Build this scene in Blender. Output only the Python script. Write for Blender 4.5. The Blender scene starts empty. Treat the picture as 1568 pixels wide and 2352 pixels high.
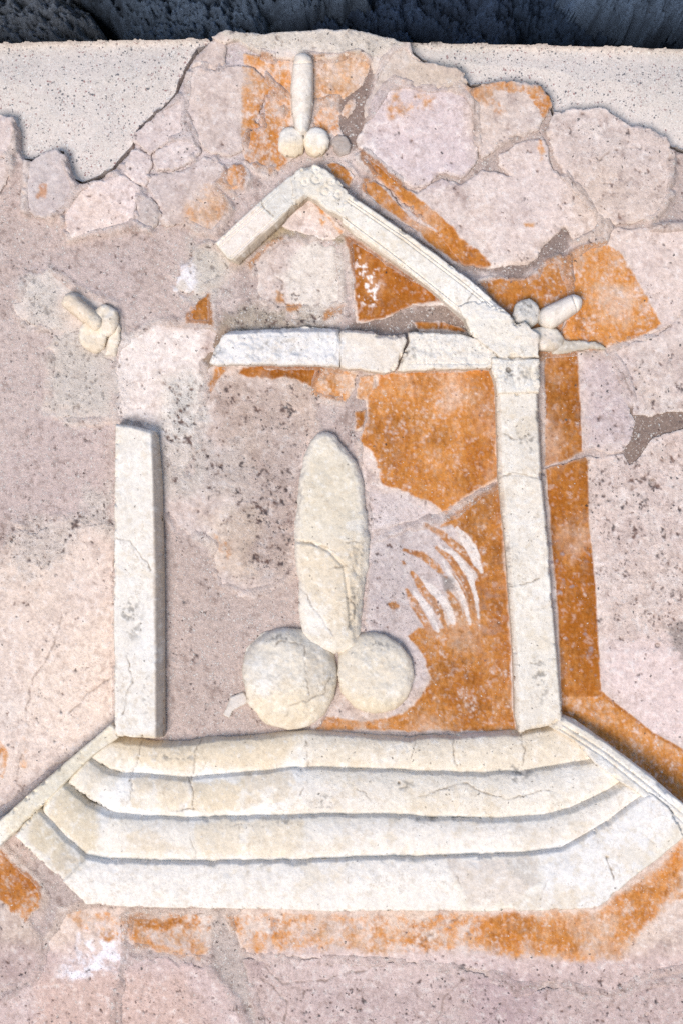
import bpy, math
import numpy as np
from math import radians

# ------------------------------------------------------------------ camera, sky, sun
K = 0.0005            # metres per photo unit (the relief is about 0.8 m wide in frame)
CU, CV = 784.0, 1176.0
ZC = 1.60
D = 1.50              # camera to wall
sc = bpy.context.scene
col = sc.collection

cam = bpy.data.cameras.new('camera'); camo = bpy.data.objects.new('camera', cam); col.objects.link(camo)
camo.location = (0, -D, ZC); camo.rotation_euler = (radians(90), 0, 0)
cam.sensor_fit = 'HORIZONTAL'; cam.sensor_width = 24.0; cam.lens = 24.0 * D / (1568 * K)
cam.clip_start = 0.05; cam.clip_end = 200
cam.dof.use_dof = True; cam.dof.focus_distance = D - 0.02; cam.dof.aperture_fstop = 3.2
sc.camera = camo

SUN_AZ = -18.0; SUN_EL = -26.0     # light reaches the wall from the front, a little left and from below
w = bpy.data.worlds.new('World'); sc.world = w; w.use_nodes = True
nt = w.node_tree; bg = nt.nodes['Background']
sky = nt.nodes.new('ShaderNodeTexSky'); sky.sky_type = 'NISHITA'; sky.sun_disc = False
sky.sun_elevation = radians(45); sky.sun_rotation = radians(180 + SUN_AZ)
sky.air_density = 1.0; sky.dust_density = 0.3; sky.ozone_density = 4.0
nt.links.new(sky.outputs[0], bg.inputs[0]); bg.inputs[1].default_value = 0.10
sd_ = bpy.data.lights.new('sun', 'SUN'); sd_.energy = 3.3; sd_.angle = radians(28); sd_.color = (1.0, 0.935, 0.90)
so = bpy.data.objects.new('sun', sd_); col.objects.link(so); so.location = (-1, -3, 1)
from mathutils import Vector
_dir = Vector((-math.sin(radians(-SUN_AZ)) * math.cos(radians(SUN_EL)), -math.cos(radians(SUN_AZ)) * math.cos(radians(SUN_EL)), math.sin(radians(SUN_EL))))
so.rotation_euler = _dir.to_track_quat('Z', 'Y').to_euler()
sc.view_settings.view_transform = 'Standard'; sc.view_settings.look = 'None'
sc.view_settings.exposure = 0.14; sc.view_settings.gamma = 1.0
sc.cycles.use_denoising = False
sc.cycles.max_bounces = 5; sc.cycles.diffuse_bounces = 3

# ------------------------------------------------------------------ noise and maps
G = 2.0; U0, V0, U1, V1 = -240.0, -140.0, 1808.0, 2560.0
NU = int((U1 - U0) / G) + 1; NV = int((V1 - V0) / G) + 1
gu, gv = np.meshgrid(U0 + G * np.arange(NU), V0 + G * np.arange(NV))
gu = gu.astype(np.float32); gv = gv.astype(np.float32)

def vnoise(u, v, scale, seed):
    r = np.random.RandomState(seed); n = 256
    T = r.rand(n, n).astype(np.float32)
    x = u / scale + 1000.37; y = v / scale + 1000.71
    xi = np.floor(x).astype(np.int32); yi = np.floor(y).astype(np.int32)
    fx = x - xi; fy = y - yi
    fx = fx * fx * (3 - 2 * fx); fy = fy * fy * (3 - 2 * fy)
    x0 = xi & 255; x1 = (xi + 1) & 255; y0 = yi & 255; y1 = (yi + 1) & 255
    a = T[y0, x0] * (1 - fx) + T[y0, x1] * fx
    b = T[y1, x0] * (1 - fx) + T[y1, x1] * fx
    return a * (1 - fy) + b * fy - 0.5

def fbm(u, v, scale, octs=4, seed=0, gain=0.5):
    s = 0; a = 1.0; t = 0
    for i in range(octs):
        c, sn = math.cos(0.7 * i + seed), math.sin(0.7 * i + seed)
        s = s + a * vnoise(u * c - v * sn, u * sn + v * c, scale, seed * 31 + i)
        t += a; a *= gain; scale *= 0.5
    return s / t * 2.0            # about -1..1

def sstep(a, b, x):
    t = np.clip((x - a) / (b - a + 1e-9), 0, 1); return t * t * (3 - 2 * t)

WU = fbm(gu, gv, 30, 4, 1, .55) * 9; WV = fbm(gu, gv, 30, 4, 2, .55) * 9       # ragged-edge warp
N1 = fbm(gu, gv, 170, 5, 3); N2 = fbm(gu, gv, 60, 5, 4, .6); N3 = fbm(gu, gv, 18, 4, 5, .65); N4 = fbm(gu, gv, 7, 3, 6, .8)
N5 = fbm(gu, gv, 110, 6, 7, .62); N6 = fbm(gu, gv, 26, 5, 8, .7); N7 = fbm(gu, gv, 11, 3, 9, .7)

def samp(M, u, v):
    x = np.clip((u - U0) / G, 0, NU - 1.001); y = np.clip((v - V0) / G, 0, NV - 1.001)
    xi = x.astype(np.int32); yi = y.astype(np.int32); fx = x - xi; fy = y - yi
    if M.ndim == 3: fx = fx[..., None]; fy = fy[..., None]
    return (M[yi, xi] * (1 - fx) + M[yi, xi + 1] * fx) * (1 - fy) + (M[yi + 1, xi] * (1 - fx) + M[yi + 1, xi + 1] * fx) * fy

def sdpoly(u, v, P):
    P = np.asarray(P, dtype=np.float32); dmin = np.full(u.shape, 1e9, np.float32); ins = np.zeros(u.shape, bool)
    n = len(P)
    for i in range(n):
        ax, ay = P[i]; bx, by = P[(i + 1) % n]
        ex, ey = bx - ax, by - ay; L = ex * ex + ey * ey + 1e-9
        t = np.clip(((u - ax) * ex + (v - ay) * ey) / L, 0, 1)
        dx = u - ax - t * ex; dy = v - ay - t * ey
        dmin = np.minimum(dmin, dx * dx + dy * dy)
        if ay != by:
            c = ((ay > v) != (by > v)) & (u < ex * (v - ay) / ey + ax)
            ins ^= c
    d = np.sqrt(dmin)
    return np.where(ins, d, -d)

def dline(u, v, L):
    dmin = np.full(u.shape, 1e9, np.float32); tt = np.zeros(u.shape, np.float32); n = len(L) - 1
    for i in range(n):
        ax, ay = L[i][:2]; bx, by = L[i + 1][:2]
        ex, ey = bx - ax, by - ay; q = ex * ex + ey * ey + 1e-9
        t = np.clip(((u - ax) * ex + (v - ay) * ey) / q, 0, 1)
        d = (u - ax - t * ex) ** 2 + (v - ay - t * ey) ** 2
        m = d < dmin; dmin = np.where(m, d, dmin); tt = np.where(m, (i + t) / n, tt)
    return np.sqrt(dmin), tt

def box(P, pad):
    P = np.asarray(P)[:, :2]
    x0 = max(0, int((P[:, 0].min() - pad - U0) / G)); x1 = min(NU, int((P[:, 0].max() + pad - U0) / G) + 2)
    y0 = max(0, int((P[:, 1].min() - pad - V0) / G)); y1 = min(NV, int((P[:, 1].max() + pad - V0) / G) + 2)
    return slice(y0, y1), slice(x0, x1)

def region(P, soft=2.0, warp=1.0, ero=0.0, pad=20):
    """soft-edged, ragged mask of a polygon on the map; returns (slices, mask)"""
    s = box(P, pad + soft + 12 * warp)
    d = sdpoly(gu[s] + WU[s] * warp, gv[s] + WV[s] * warp, P)
    if ero: d = d + ero * N6[s]
    return s, sstep(-soft, soft, d)

def rgb(h):
    h = h.lstrip('#'); c = np.array([int(h[i:i + 2], 16) / 255 for i in (0, 2, 4)])
    return np.where(c <= 0.04045, c / 12.92, ((c + 0.055) / 1.055) ** 2.4).astype(np.float32)

def paint(M, P, c, a=1.0, soft=2.0, warp=1.0, ero=0.0, erode=None, pad=20):
    s, m = region(P, soft, warp, ero, pad); m = m * a
    if erode is not None: m = m * erode[s]
    M[s] += (np.asarray(c, np.float32) - M[s]) * (m[..., None] if M.ndim == 3 else m)

def stroke(M, L, c, width, a=1.0, soft=1.5, warp=0.3, taper=False):
    s = box(L, width + soft + 12)
    d, t = dline(gu[s] + WU[s] * warp, gv[s] + WV[s] * warp, L)
    wd = width / 2 * ((0.45 + 0.75 * np.sin(np.pi * np.clip(t, 0.05, .95))) if taper else 1)
    m = sstep(-soft, soft, wd - d + 2.2 * N7[s]) * a * (1 - .5 * sstep(.1, .45, N4[s] + .5 * N7[s]))
    M[s] += (np.asarray(c, np.float32) - M[s]) * (m[..., None] if M.ndim == 3 else m)

def mix(A, B, t): t = np.clip(t, 0, 1)[..., None]; return A * (1 - t) + B * t


# ------------------------------------------------------------------ what each surface is coloured like
def A3(*c): return np.stack([np.full(gu.shape, x, np.float32) for x in c], -1)
FULL = [(-240, -140), (1808, -140), (1808, 2560), (-240, 2560)]
# plaster (ancient, lilac-pink lime), infill mortar (mauve-brown, sandy), stucco (white-cream)
ALBP = mix(np.broadcast_to(rgb('d2c2bc'), gu.shape + (3,)), np.broadcast_to(rgb('dcc6b6'), gu.shape + (3,)), 0.42 + 0.75 * N1)
ALBP = mix(ALBP, np.broadcast_to(rgb('e6dcd6'), gu.shape + (3,)), sstep(0.0, 0.7, N5) * .8)
ALBP = mix(ALBP, np.broadcast_to(rgb('9f8b85'), gu.shape + (3,)), sstep(0.0, 0.55, N6 * .6 - N2 * .6) * .75)
ALBM = mix(np.broadcast_to(rgb('d3c1ba'), gu.shape + (3,)), np.broadcast_to(rgb('bca8a0'), gu.shape + (3,)), 0.5 + 0.8 * N2)
ALBS = mix(np.broadcast_to(rgb('ebe4d8'), gu.shape + (3,)), np.broadcast_to(rgb('e3d8ca'), gu.shape + (3,)), 0.30 + 0.85 * N1 + .3 * N6)
ALBS = mix(ALBS, np.broadcast_to(rgb('f3f0ec'), gu.shape + (3,)), sstep(-.05, .45, N5) * .85)
ALBS = mix(ALBS, np.broadcast_to(rgb('cdbfa8'), gu.shape + (3,)), sstep(.3, .8, N6 * .7 + N2 * .5) * .55)
ALBM = mix(ALBM, np.broadcast_to(rgb('dccfca'), gu.shape + (3,)), sstep(0, .6, N5) * .55)
# AUX: dark pebbles / white grains / fine relief
AUXP = A3(.10, .10, .35); AUXM = A3(.12, .75, .75); AUXS = A3(.10, .12, .42)
HP = np.zeros(gu.shape, np.float32)      # extra relief in metres on every surface (pits, cracks, ghost forms)
HM = np.zeros(gu.shape, np.float32)

# --- broad tints of the plaster and mortar, as the wall itself is coloured
def tintP(P, c, a=.7, soft=30, warp=2.0): paint(ALBP, P, rgb(c) * 1.02 * np.array([1., .975, .94], np.float32), a * .8, soft, warp)
def tintM(P, c, a=.7, soft=30, warp=2.0): paint(ALBM, P, rgb(c), a, soft, warp)
tintP([(-40, 1290), (250, 1210), (262, 1680), (150, 1760), (-40, 1840)], 'e4d5cb', .6, 50)
tintP([(60, 1560), (250, 1400), (262, 1670), (160, 1730), (70, 1660)], 'e9d8ca', .5, 40)
tintP([(820, 200), (1060, 200), (1090, 380), (1000, 440), (860, 370)], 'c7bac2', .75)
tintP([(1100, 330), (1280, 330), (1320, 520), (1140, 600)], 'd6c8c6', .6)
tintP([(1330, 820), (1450, 820), (1460, 1030), (1340, 1030)], 'cfc0c6', .8)
tintP([(1350, 1040), (1640, 950), (1640, 1700), (1500, 1700), (1380, 1580)], 'ddcac4', .65, 25)
tintP([(1390, 1480), (1640, 1460), (1640, 1700), (1500, 1700), (1390, 1580)], 'dccbcc', .7, 25)
tintP([(1450, 560), (1640, 500), (1640, 940), (1400, 860)], 'd3c3bf', .6, 25)
tintP([(-40, 2180), (1640, 2190), (1640, 2460), (-40, 2460)], 'c8b2b4', .75, 30)
tintP([(90, 2240), (420, 2230), (500, 2420), (60, 2420)], 'd2b4a6', .6, 30)
tintP([(600, 2180), (1050, 2200), (1000, 2290), (640, 2250)], 'dccac8', .7, 25)
tintP([(1080, 2240), (1250, 2240), (1240, 2420), (1080, 2420)], 'b9a3ab', .55, 25)
tintP([(200, 270), (440, 220), (470, 380), (330, 500), (200, 420)], 'cfc5c8', .6, 25)
tintP([(60, 340), (170, 350), (170, 500), (60, 500)], 'cbbfbe', .6, 10)
tintP([(150, 410), (320, 410), (320, 540), (150, 550)], 'd8c8c6', .6, 10)
tintP([(340, 400), (520, 400), (520, 540), (400, 540)], 'cdbfbd', .4, 15)
tintP([(845, 1120), (950, 1150), (1060, 1200), (980, 1560), (900, 1660), (840, 1460)], 'cbc1c4', .85, 14, 1)
tintP([(700, 560), (790, 550), (800, 690), (700, 740), (640, 640)], 'eae4dc', .85, 18)
tintP([(265, 760), (460, 760), (470, 840), (355, 850), (355, 960), (265, 960)], 'e7dfdc', .85, 14, 1)
tintP([(490, 860), (720, 880), (700, 1000), (490, 990)], 'd2bbae', .6, 40, 5)
tintP([(360, 850), (470, 850), (470, 1130), (380, 1130)], 'dcd6cf', .8, 18)
tintP([(560, 1040), (690, 1040), (690, 1300), (560, 1300)], 'bba7a0', .6, 40, 5)
tintP([(470, 1180), (600, 1180), (580, 1330), (480, 1330)], 'd8c4b0', .6, 30, 4)
tintP([(800, 140), (850, 170), (830, 240), (700, 420), (560, 390), (560, 150)], 'd6c4ba', .55, 20)
tintP([(480, 60), (940, 60), (930, 110), (830, 128), (560, 110)], 'd6cfc4', .8, 6)
tintP([(1000, 160), (1075, 180), (1060, 215), (930, 190), (940, 130)], 'd9c8ba', .8, 8)
tintM([(-60, 380), (480, 520), (420, 760), (40, 640)], 'ccb8b0', .6, 30)
tintM([(0, 820), (250, 980), (250, 1190), (-60, 1200)], 'cdbab5', .8, 30)
tintM([(-60, 640), (60, 760), (110, 960), (-60, 1100)], 'cfbdb6', .7, 30)
tintM([(372, 1220), (700, 1330), (700, 1500), (590, 1690), (372, 1690)], 'c6b3aa', .85, 25, 1.5)
tintM([(260, 120), (640, 60), (700, 120), (560, 420), (330, 540), (270, 400)], 'cfc3c3', .85, 20)
tintM([(860, 180), (1560, 300), (1560, 540), (1330, 520), (1180, 400), (1000, 420)], 'b5a59e', .7, 20)
tintM([(-60, 2100), (500, 2200), (640, 2450), (-60, 2450)], 'c2b1ac', .8, 14)
tintM([(790, 130), (860, 160), (840, 340), (760, 330)], '8d7970', .9, 10)
tintM([(1070, 620), (1200, 640), (1340, 530), (1300, 500)], '8f7e77', .95, 12)
tintM([(830, 720), (1090, 690), (1110, 770), (800, 760)], '98867c', .95, 10)
tintM([(1420, 930), (1640, 930), (1640, 990), (1500, 1100), (1420, 1080)], '8b786e', .95, 10)
tintM([(480, 740), (540, 740), (500, 860), (465, 840)], '9a8470', .9, 8)
tintM([(620, 500), (800, 530), (790, 560), (620, 540)], 'a59682', .95, 8)
tintM([(545, 610), (700, 500), (690, 470), (540, 590)], 'b5a184', .9, 8)
tintM([(500, 760), (780, 750), (760, 700), (520, 720)], 'ab9c8c', .8, 12)
tintM([(480, 2090), (530, 2090), (640, 2400), (480, 2300)], 'bfb2ac', .8, 14)
tintM([(110, 1960), (230, 2110), (120, 2150), (80, 2000)], 'bdafac', .8, 14)
tintM([(560, 560), (620, 560), (640, 700), (540, 720)], 'b4a19a', .7, 14)
tintP([(395, 640), (480, 560), (520, 620), (440, 700)], 'd9d2ca', .7, 16)

# --- pitted grey mortar with dark volcanic grains, and reddish crushed-tile grains
def pebbly(P, dens, bump=.9, soft=30, c=None, a=.6, both=True, warp=4.5):
    for AX, AL in ((AUXP, ALBP), (AUXM, ALBM)) if both else ((AUXP, ALBP),):
        s, m = region(P, soft, warp, 16)
        AX[s][..., 0] += (dens - AX[s][..., 0]) * m
        AX[s][..., 2] += (bump - AX[s][..., 2]) * m
        if c: AL[s] += (rgb(c) - AL[s]) * (m * a)[..., None]
    s, m = region(P, soft, warp, 16)
    HP[s] -= 0.0012 * m * np.clip(N7[s] + N4[s] * .6, 0, 1); HM[s] -= 0.0012 * m * np.clip(N7[s], 0, 1)
pebbly([(40, 690), (60, 630), (110, 620), (145, 690), (140, 750), (70, 750)], .75, c='e4dfd8')
pebbly([(118, 770), (235, 760), (240, 960), (190, 970), (115, 940)], .72, c='e4ddd4')
pebbly([(385, 870), (455, 880), (450, 1010), (400, 1010)], 1.0, c='d6d2cc', soft=22)
pebbly([(370, 1000), (560, 1020), (560, 1130), (380, 1130)], .62, c='d2c6be')
pebbly([(480, 860), (700, 870), (690, 1300), (560, 1340), (500, 1060)], .55)
pebbly([(600, 1060), (690, 1060), (690, 1330), (580, 1330)], .8)
pebbly([(560, 710), (740, 730), (730, 762), (540, 758)], .9, c='b3a898')
pebbly([(30, 1200), (200, 1170), (160, 1290), (20, 1330)], .85, c='dfd3ca')
pebbly([(190, 1130), (260, 1120), (262, 1230), (200, 1200)], .9, c='dcd4cc')
pebbly([(235, 830), (275, 840), (300, 930), (245, 930)], .5)
pebbly([(495, 72), (940, 70), (930, 112), (830, 122), (560, 112)], .55, both=False)
pebbly([(1340, 1060), (1640, 980), (1640, 1440), (1400, 1500)], .62, bump=.7, both=False, soft=40)
pebbly([(1360, 840), (1640, 760), (1640, 1000), (1340, 1020)], .42, bump=.6, both=False, soft=30)
pebbly([(1270, 280), (1540, 300), (1530, 500), (1330, 470)], .40, bump=.6, both=False, soft=30)
pebbly([(850, 1120), (960, 1160), (930, 1450), (840, 1450)], .45, bump=.6, both=False)
pebbly([(440, 560), (520, 560), (500, 680), (430, 690)], .5, c='d0c8bd')
pebbly([(1520, 1450), (1640, 1440), (1640, 1510), (1530, 1500)], .7, c='958a84', both=False, soft=10)
pebbly([(-40, 2200), (700, 2200), (700, 2460), (-40, 2460)], .35, bump=.6, both=False, soft=40)
pebbly([(700, 2230), (1640, 2230), (1640, 2460), (700, 2460)], .45, bump=.6, both=False, soft=40)
# white lime blooms
for P in ([(190, 2130), (300, 2130), (290, 2230), (150, 2240)], [(390, 600), (450, 590), (430, 690), (400, 670)]):
    s, m = region(P, 14, 2.2, 24); ALBP[s] += (rgb('ece8ee') - ALBP[s]) * (m * sstep(-.15, .25, N6[s] + .1))[..., None]
s, m = region([(40, 600), (330, 560), (330, 700), (60, 720)], 30, 2); ALBM[s] += (rgb('c9b8b4') - ALBM[s]) * (m * .6)[..., None]

# irregular pits and dark grains, dense where the coarse mortar is bared
NP = fbm(gu, gv, 11, 3, 91, .8); NP2 = fbm(gu, gv, 5, 2, 92, .9)
for AL, AX, HH in ((ALBP, AUXP, HP), (ALBM, AUXM, HM)):
    dn_ = np.clip(AX[..., 0] + .12 * N2, 0, 1); t_ = .60 - .40 * dn_
    pm = sstep(t_, t_ + .10, NP + .25 * N6); pm2 = sstep(t_ - .06, t_ + .08, NP2 + .2 * N6)
    tone_ = mix(np.broadcast_to(rgb('30333c'), gu.shape + (3,)), np.broadcast_to(rgb('6a4a40'), gu.shape + (3,)), .5 + 1.1 * N3)
    AL += (tone_ - AL) * np.clip(pm * .9 + pm2 * .22, 0, .9)[..., None]
    HH -= .0010 * pm
    wq = sstep(.5, .62, -NP + .3 * N6)[..., None] * np.clip(dn_ * 1.5, .25, 1)[..., None]; AL += (rgb('e9dfd6') - AL) * wq * .7

# --- ochre-orange paint, worn back to the plaster
ORA = np.zeros(gu.shape, np.float32); ORD = np.zeros(gu.shape, np.float32)
def orange(P, keep=.8, deep=.5, soft=1.6, warp=.5, ero=0):
    s, m = region(P, soft * 1.6, warp * 1.5, ero + (5 if warp > .3 else 1.5))
    worn = sstep(-.22, .22, (keep - .5) * 1.9 + .45 * N6[s] + .5 * N4[s] + .25 * N2[s])
    a = m * worn
    ORD[s] = ORD[s] * (1 - m) + deep * m; ORA[s] = ORA[s] * (1 - m) + a
def unorange(L, wd, taper=True): stroke(ORA, L, 0.0, wd, 1, .8, .5, taper)
def brush(L, wd, keep=.85, deep=.5, taper=True):
    s = box(L, wd + 14); stroke(ORA, L, keep, wd, 1, 1.5, .3, taper); stroke(ORD, L, deep, wd + 6, 1, 2, .3)
orange([(556, 112), (640, 130), (668, 140), (668, 300), (640, 345), (645, 370), (590, 390), (556, 352)], .66, .22, warp=.5)
orange([(720, 130), (780, 130), (824, 122), (846, 140), (842, 175), (815, 215), (740, 215), (720, 300)], .62, .12, warp=.6)
orange([(720, 228), (815, 212), (806, 262), (785, 330), (745, 310), (722, 300)], .52, .2)
orange([(560, 300), (650, 300), (660, 380), (620, 402), (556, 366)], .55, .3)
orange([(520, 380), (545, 370), (572, 400), (560, 435), (530, 440), (500, 420)], .62, .45)
orange([(425, 470), (470, 420), (520, 430), (525, 485), (470, 530), (420, 510)], .60, .2, soft=8)
orange([(828, 340), (862, 368), (940, 435), (1010, 495), (1060, 545), (1112, 588), (1130, 612), (1095, 618), (1060, 606), (1022, 562), (985, 528), (960, 510), (900, 448), (858, 405), (826, 365)], .84, .55, warp=.35)
orange([(832, 412), (862, 414), (900, 440), (925, 470), (990, 510), (1035, 548), (1072, 596), (1100, 630), (1075, 620), (1010, 575), (930, 510), (868, 470), (832, 436)], .74, .6, warp=.5)
unorange([(850, 405), (905, 452), (950, 500), (1000, 530)], 9)
orange([(750, 372), (790, 378), (812, 410), (800, 425), (770, 405)], .84, .5)
orange([(1062, 195), (1160, 182), (1255, 200), (1268, 245), (1248, 275), (1215, 215), (1120, 205), (1100, 240)], .60, .4, ero=10)
orange([(890, 230), (920, 190), (910, 245), (1000, 200), (985, 262), (900, 270)], .48, .3, soft=7, ero=12)
orange([(1110, 180), (1130, 210), (1175, 250), (1165, 262), (1095, 240)], .50, .4, soft=4, ero=8)
orange([(1100, 648), (1140, 636), (1232, 630), (1238, 604), (1300, 570), (1392, 554), (1404, 566), (1432, 592), (1470, 652), (1518, 742), (1480, 768), (1398, 797), (1330, 808), (1238, 830), (1180, 740), (1150, 720)], .74, .42, warp=.4)
orange([(1248, 815), (1326, 808), (1331, 900), (1336, 1030), (1350, 1060), (1352, 1200), (1368, 1352), (1379, 1585), (1402, 1606), (1500, 1682), (1640, 1760), (1640, 1900), (1290, 1650), (1280, 1400), (1252, 1070)], .86, .78, warp=.12, soft=1)
orange([(1380, 1600), (1500, 1690), (1640, 1770), (1640, 1900), (1310, 1650), (1290, 1600)], .80, .45, warp=.3)
orange([(790, 540), (830, 560), (950, 640), (1018, 690), (950, 700), (880, 728), (822, 740), (812, 640)], .88, .85, warp=.5)
orange([(950, 728), (1020, 738), (1080, 760), (960, 756)], .84, .6, warp=.4)
orange([(425, 740), (452, 690), (484, 668), (490, 748)], .80, .6, warp=.5)
orange([(495, 835), (524, 835), (516, 856), (498, 880), (482, 905), (478, 880)], .88, .5)
orange([(590, 835), (756, 836), (722, 890), (690, 878), (640, 866), (575, 866), (548, 858), (560, 845)], .80, .82, warp=.5, ero=6)
orange([(742, 842), (822, 855), (812, 890), (796, 920), (738, 915), (714, 905)], .68, .25, warp=.5)
orange([(822, 862), (862, 858), (856, 890), (838, 918), (818, 912)], .70, .3)
orange([(812, 946), (840, 940), (836, 985), (815, 988)], .78, .5)
orange([(788, 996), (806, 988), (802, 1022), (790, 1010)], .9, .6)
orange([(862, 858), (1000, 850), (1126, 848), (1138, 900), (1142, 1092), (1060, 1140), (1028, 1182), (990, 1150), (930, 1132), (872, 1108), (866, 1060), (826, 1008), (846, 960), (842, 915), (870, 880)], .76, .55, warp=.5)
orange([(1085, 930), (1136, 890), (1144, 1095), (1058, 1150), (1060, 1060)], .86, .75, soft=18, warp=.8)
orange([(1010, 1210), (1036, 1182), (1148, 1102), (1154, 1250), (1168, 1420), (1182, 1682), (720, 1676), (748, 1646), (850, 1656), (922, 1640), (966, 1602), (986, 1560), (976, 1512), (955, 1478), (934, 1460), (960, 1440), (1000, 1452), (1060, 1420), (1090, 1330), (1100, 1310), (1068, 1250), (1036, 1204)], .76, .55, warp=.35)
orange([(1120, 1280), (1158, 1250), (1174, 1500), (1110, 1420)], .85, .72, soft=22, warp=.6)
for L, wd in (([(976, 1206), (1014, 1226), (1058, 1264), (1090, 1300), (1106, 1330)], 17), ([(1002, 1258), (1034, 1286), (1064, 1326), (1086, 1376), (1096, 1430)], 17),
              ([(928, 1264), (969, 1276), (1004, 1304), (1024, 1326)], 15), ([(1040, 1320), (1062, 1372), (1082, 1430)], 15), ([(946, 1316), (969, 1351), (999, 1388), (1026, 1446)], 19),
              ([(1027, 1356), (1049, 1396), (1061, 1446)], 17), ([(934, 1356), (949, 1386), (974, 1428), (1000, 1470)], 16), ([(896, 1390), (912, 1392)], 20), ([(922, 1290), (930, 1296)], 7)):
    brush(L, wd, .92, .6)
for L, wd in (([(1050, 1216), (1072, 1246), (1092, 1280), (1104, 1312)], 16), ([(1008, 1254), (1042, 1272), (1070, 1310), (1092, 1362), (1098, 1420)], 9),
              ([(1018, 1290), (1046, 1340), (1070, 1396), (1078, 1434)], 9), ([(968, 1330), (1000, 1362), (1030, 1400), (1042, 1430)], 12), ([(950, 1362), (980, 1400), (1006, 1450)], 10)):
    unorange(L, wd * 1.25); stroke(ALBP, L, rgb('efe6e0'), wd * 1.3, .75, .9, .5, True)
orange([(0, 1945), (40, 1985), (92, 2032), (100, 2060), (90, 2090), (58, 2118), (-60, 2020), (-60, 1900)], .66, .5, warp=.7, ero=5)
orange([(145, 2090), (240, 2096), (492, 2100), (492, 2165), (462, 2210), (300, 2170), (210, 2150), (150, 2115)], .52, .3, soft=4, ero=8)
orange([(300, 2105), (420, 2105), (430, 2130), (310, 2140)], .70, .5, soft=6, ero=8)
orange([(300, 2150), (440, 2192), (430, 2206), (310, 2175)], .70, .5, soft=4, ero=4)
orange([(522, 2100), (800, 2102), (1000, 2102), (1300, 2098), (1380, 2094), (1450, 2040), (1520, 1985), (1568, 1930), (1640, 1860), (1640, 1990), (1568, 2065), (1500, 2122), (1426, 2212), (1300, 2206), (1180, 2196), (1050, 2184), (900, 2190), (780, 2184), (560, 2190), (536, 2150)], .52, .25, soft=5, warp=.6, ero=4)
orange([(1100, 2105), (1370, 2100), (1568, 1940), (1568, 2030), (1420, 2200), (1250, 2190), (1110, 2170)], .70, .5, soft=10, warp=.8)
orange([(0, 1700), (18, 1740), (10, 1790), (-20, 1780)], .6, .4); orange([(54, 1690), (62, 1700), (66, 1760), (50, 1760)], .45, .2, ero=6)
orange([(488, 1220), (512, 1230), (528, 1290), (505, 1330), (500, 1260)], .45, .25, soft=5, ero=10)
for P in ([(636, 672), (656, 676), (652, 694), (634, 690)], [(662, 702), (690, 698), (692, 712), (664, 714)], [(755, 704), (790, 700), (786, 722), (740, 738)],
          [(640, 505), (672, 470), (700, 456), (706, 452), (700, 464), (680, 480), (664, 500)], [(706, 452), (716, 454), (790, 530), (782, 534)], [(565, 606), (640, 540), (648, 545), (596, 590), (574, 620)],
          [(735, 502), (748, 508), (744, 522)], [(90, 424), (108, 420), (104, 450), (88, 452)], [(620, 300), (640, 310), (610, 350)], [(1205, 508), (1232, 512), (1225, 524), (1204, 520)], [(1240, 320), (1252, 350), (1240, 372)]):
    orange(P, .72, .35, ero=3)
NF = fbm(gu, gv, 5, 2, 77, .8); NS = fbm(gu * 1.0, gv * .28, 5, 3, 78, .7)
od = np.clip(ORD + .06 + .55 * N5 + .18 * N6 + .28 * N7 + .25 * NF + .25 * NS, 0, 1)
OC = mix(mix(np.broadcast_to(rgb('d9b494'), gu.shape + (3,)), np.broadcast_to(rgb('c88644'), gu.shape + (3,)), od * 2), np.broadcast_to(rgb('a5611d'), gu.shape + (3,)), od * 2 - 1)
thin = np.clip(sstep(.0, .6, -N6 * .45 + .6 * N4 + .5 * NF - .1 - .8 * (ORD - .5)) * .8 + sstep(.1, .6, -N5 + .2 * N6) * .35, 0, .9)
OC = OC * (1 - .16 * np.clip(ORD - .5, 0, 1)[...] * 2)[..., None]
OC = OC * (1 - .22 * sstep(-.1, .5, N2 + .4 * NS))[..., None]
ALBP = ALBP + (OC - ALBP) * (ORA * (1 - thin))[..., None]
AUXP[..., 0] *= 1 - .6 * ORA; AUXP[..., 1] *= 1 - .5 * ORA

# cool grey lime spots on the strip right of the right pilaster
s, m = region([(1255, 1210), (1370, 1210), (1378, 1560), (1275, 1560)], 8, 1); ALBP[s] += (rgb('96888c') - ALBP[s]) * (m * sstep(.32, .5, N3[s] * .7 + N6[s] * .5) * .8)[..., None]
s, m = region([(1095, 1350), (1165, 1350), (1170, 1560), (1110, 1600)], 18, 1); ALBP[s] += (rgb('a98a7a') - ALBP[s]) * (m * sstep(.0, .5, N6[s]) * .7)[..., None]
paint(ALBP, [(1010, 1322), (1040, 1325), (1042, 1350), (1018, 1358)], rgb('8d8480'), .8, 6, 1)
paint(ALBP, [(823, 600), (838, 640), (850, 680), (842, 690), (826, 640)], rgb('e6ddd8'), .0)
s, m = region([(818, 580), (862, 590), (866, 700), (830, 700)], 10, 1.5); ALBP[s] += (rgb('eee6e2') - ALBP[s]) * (m * sstep(.12, .3, N7[s] + N4[s] * .4))[..., None]

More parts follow.
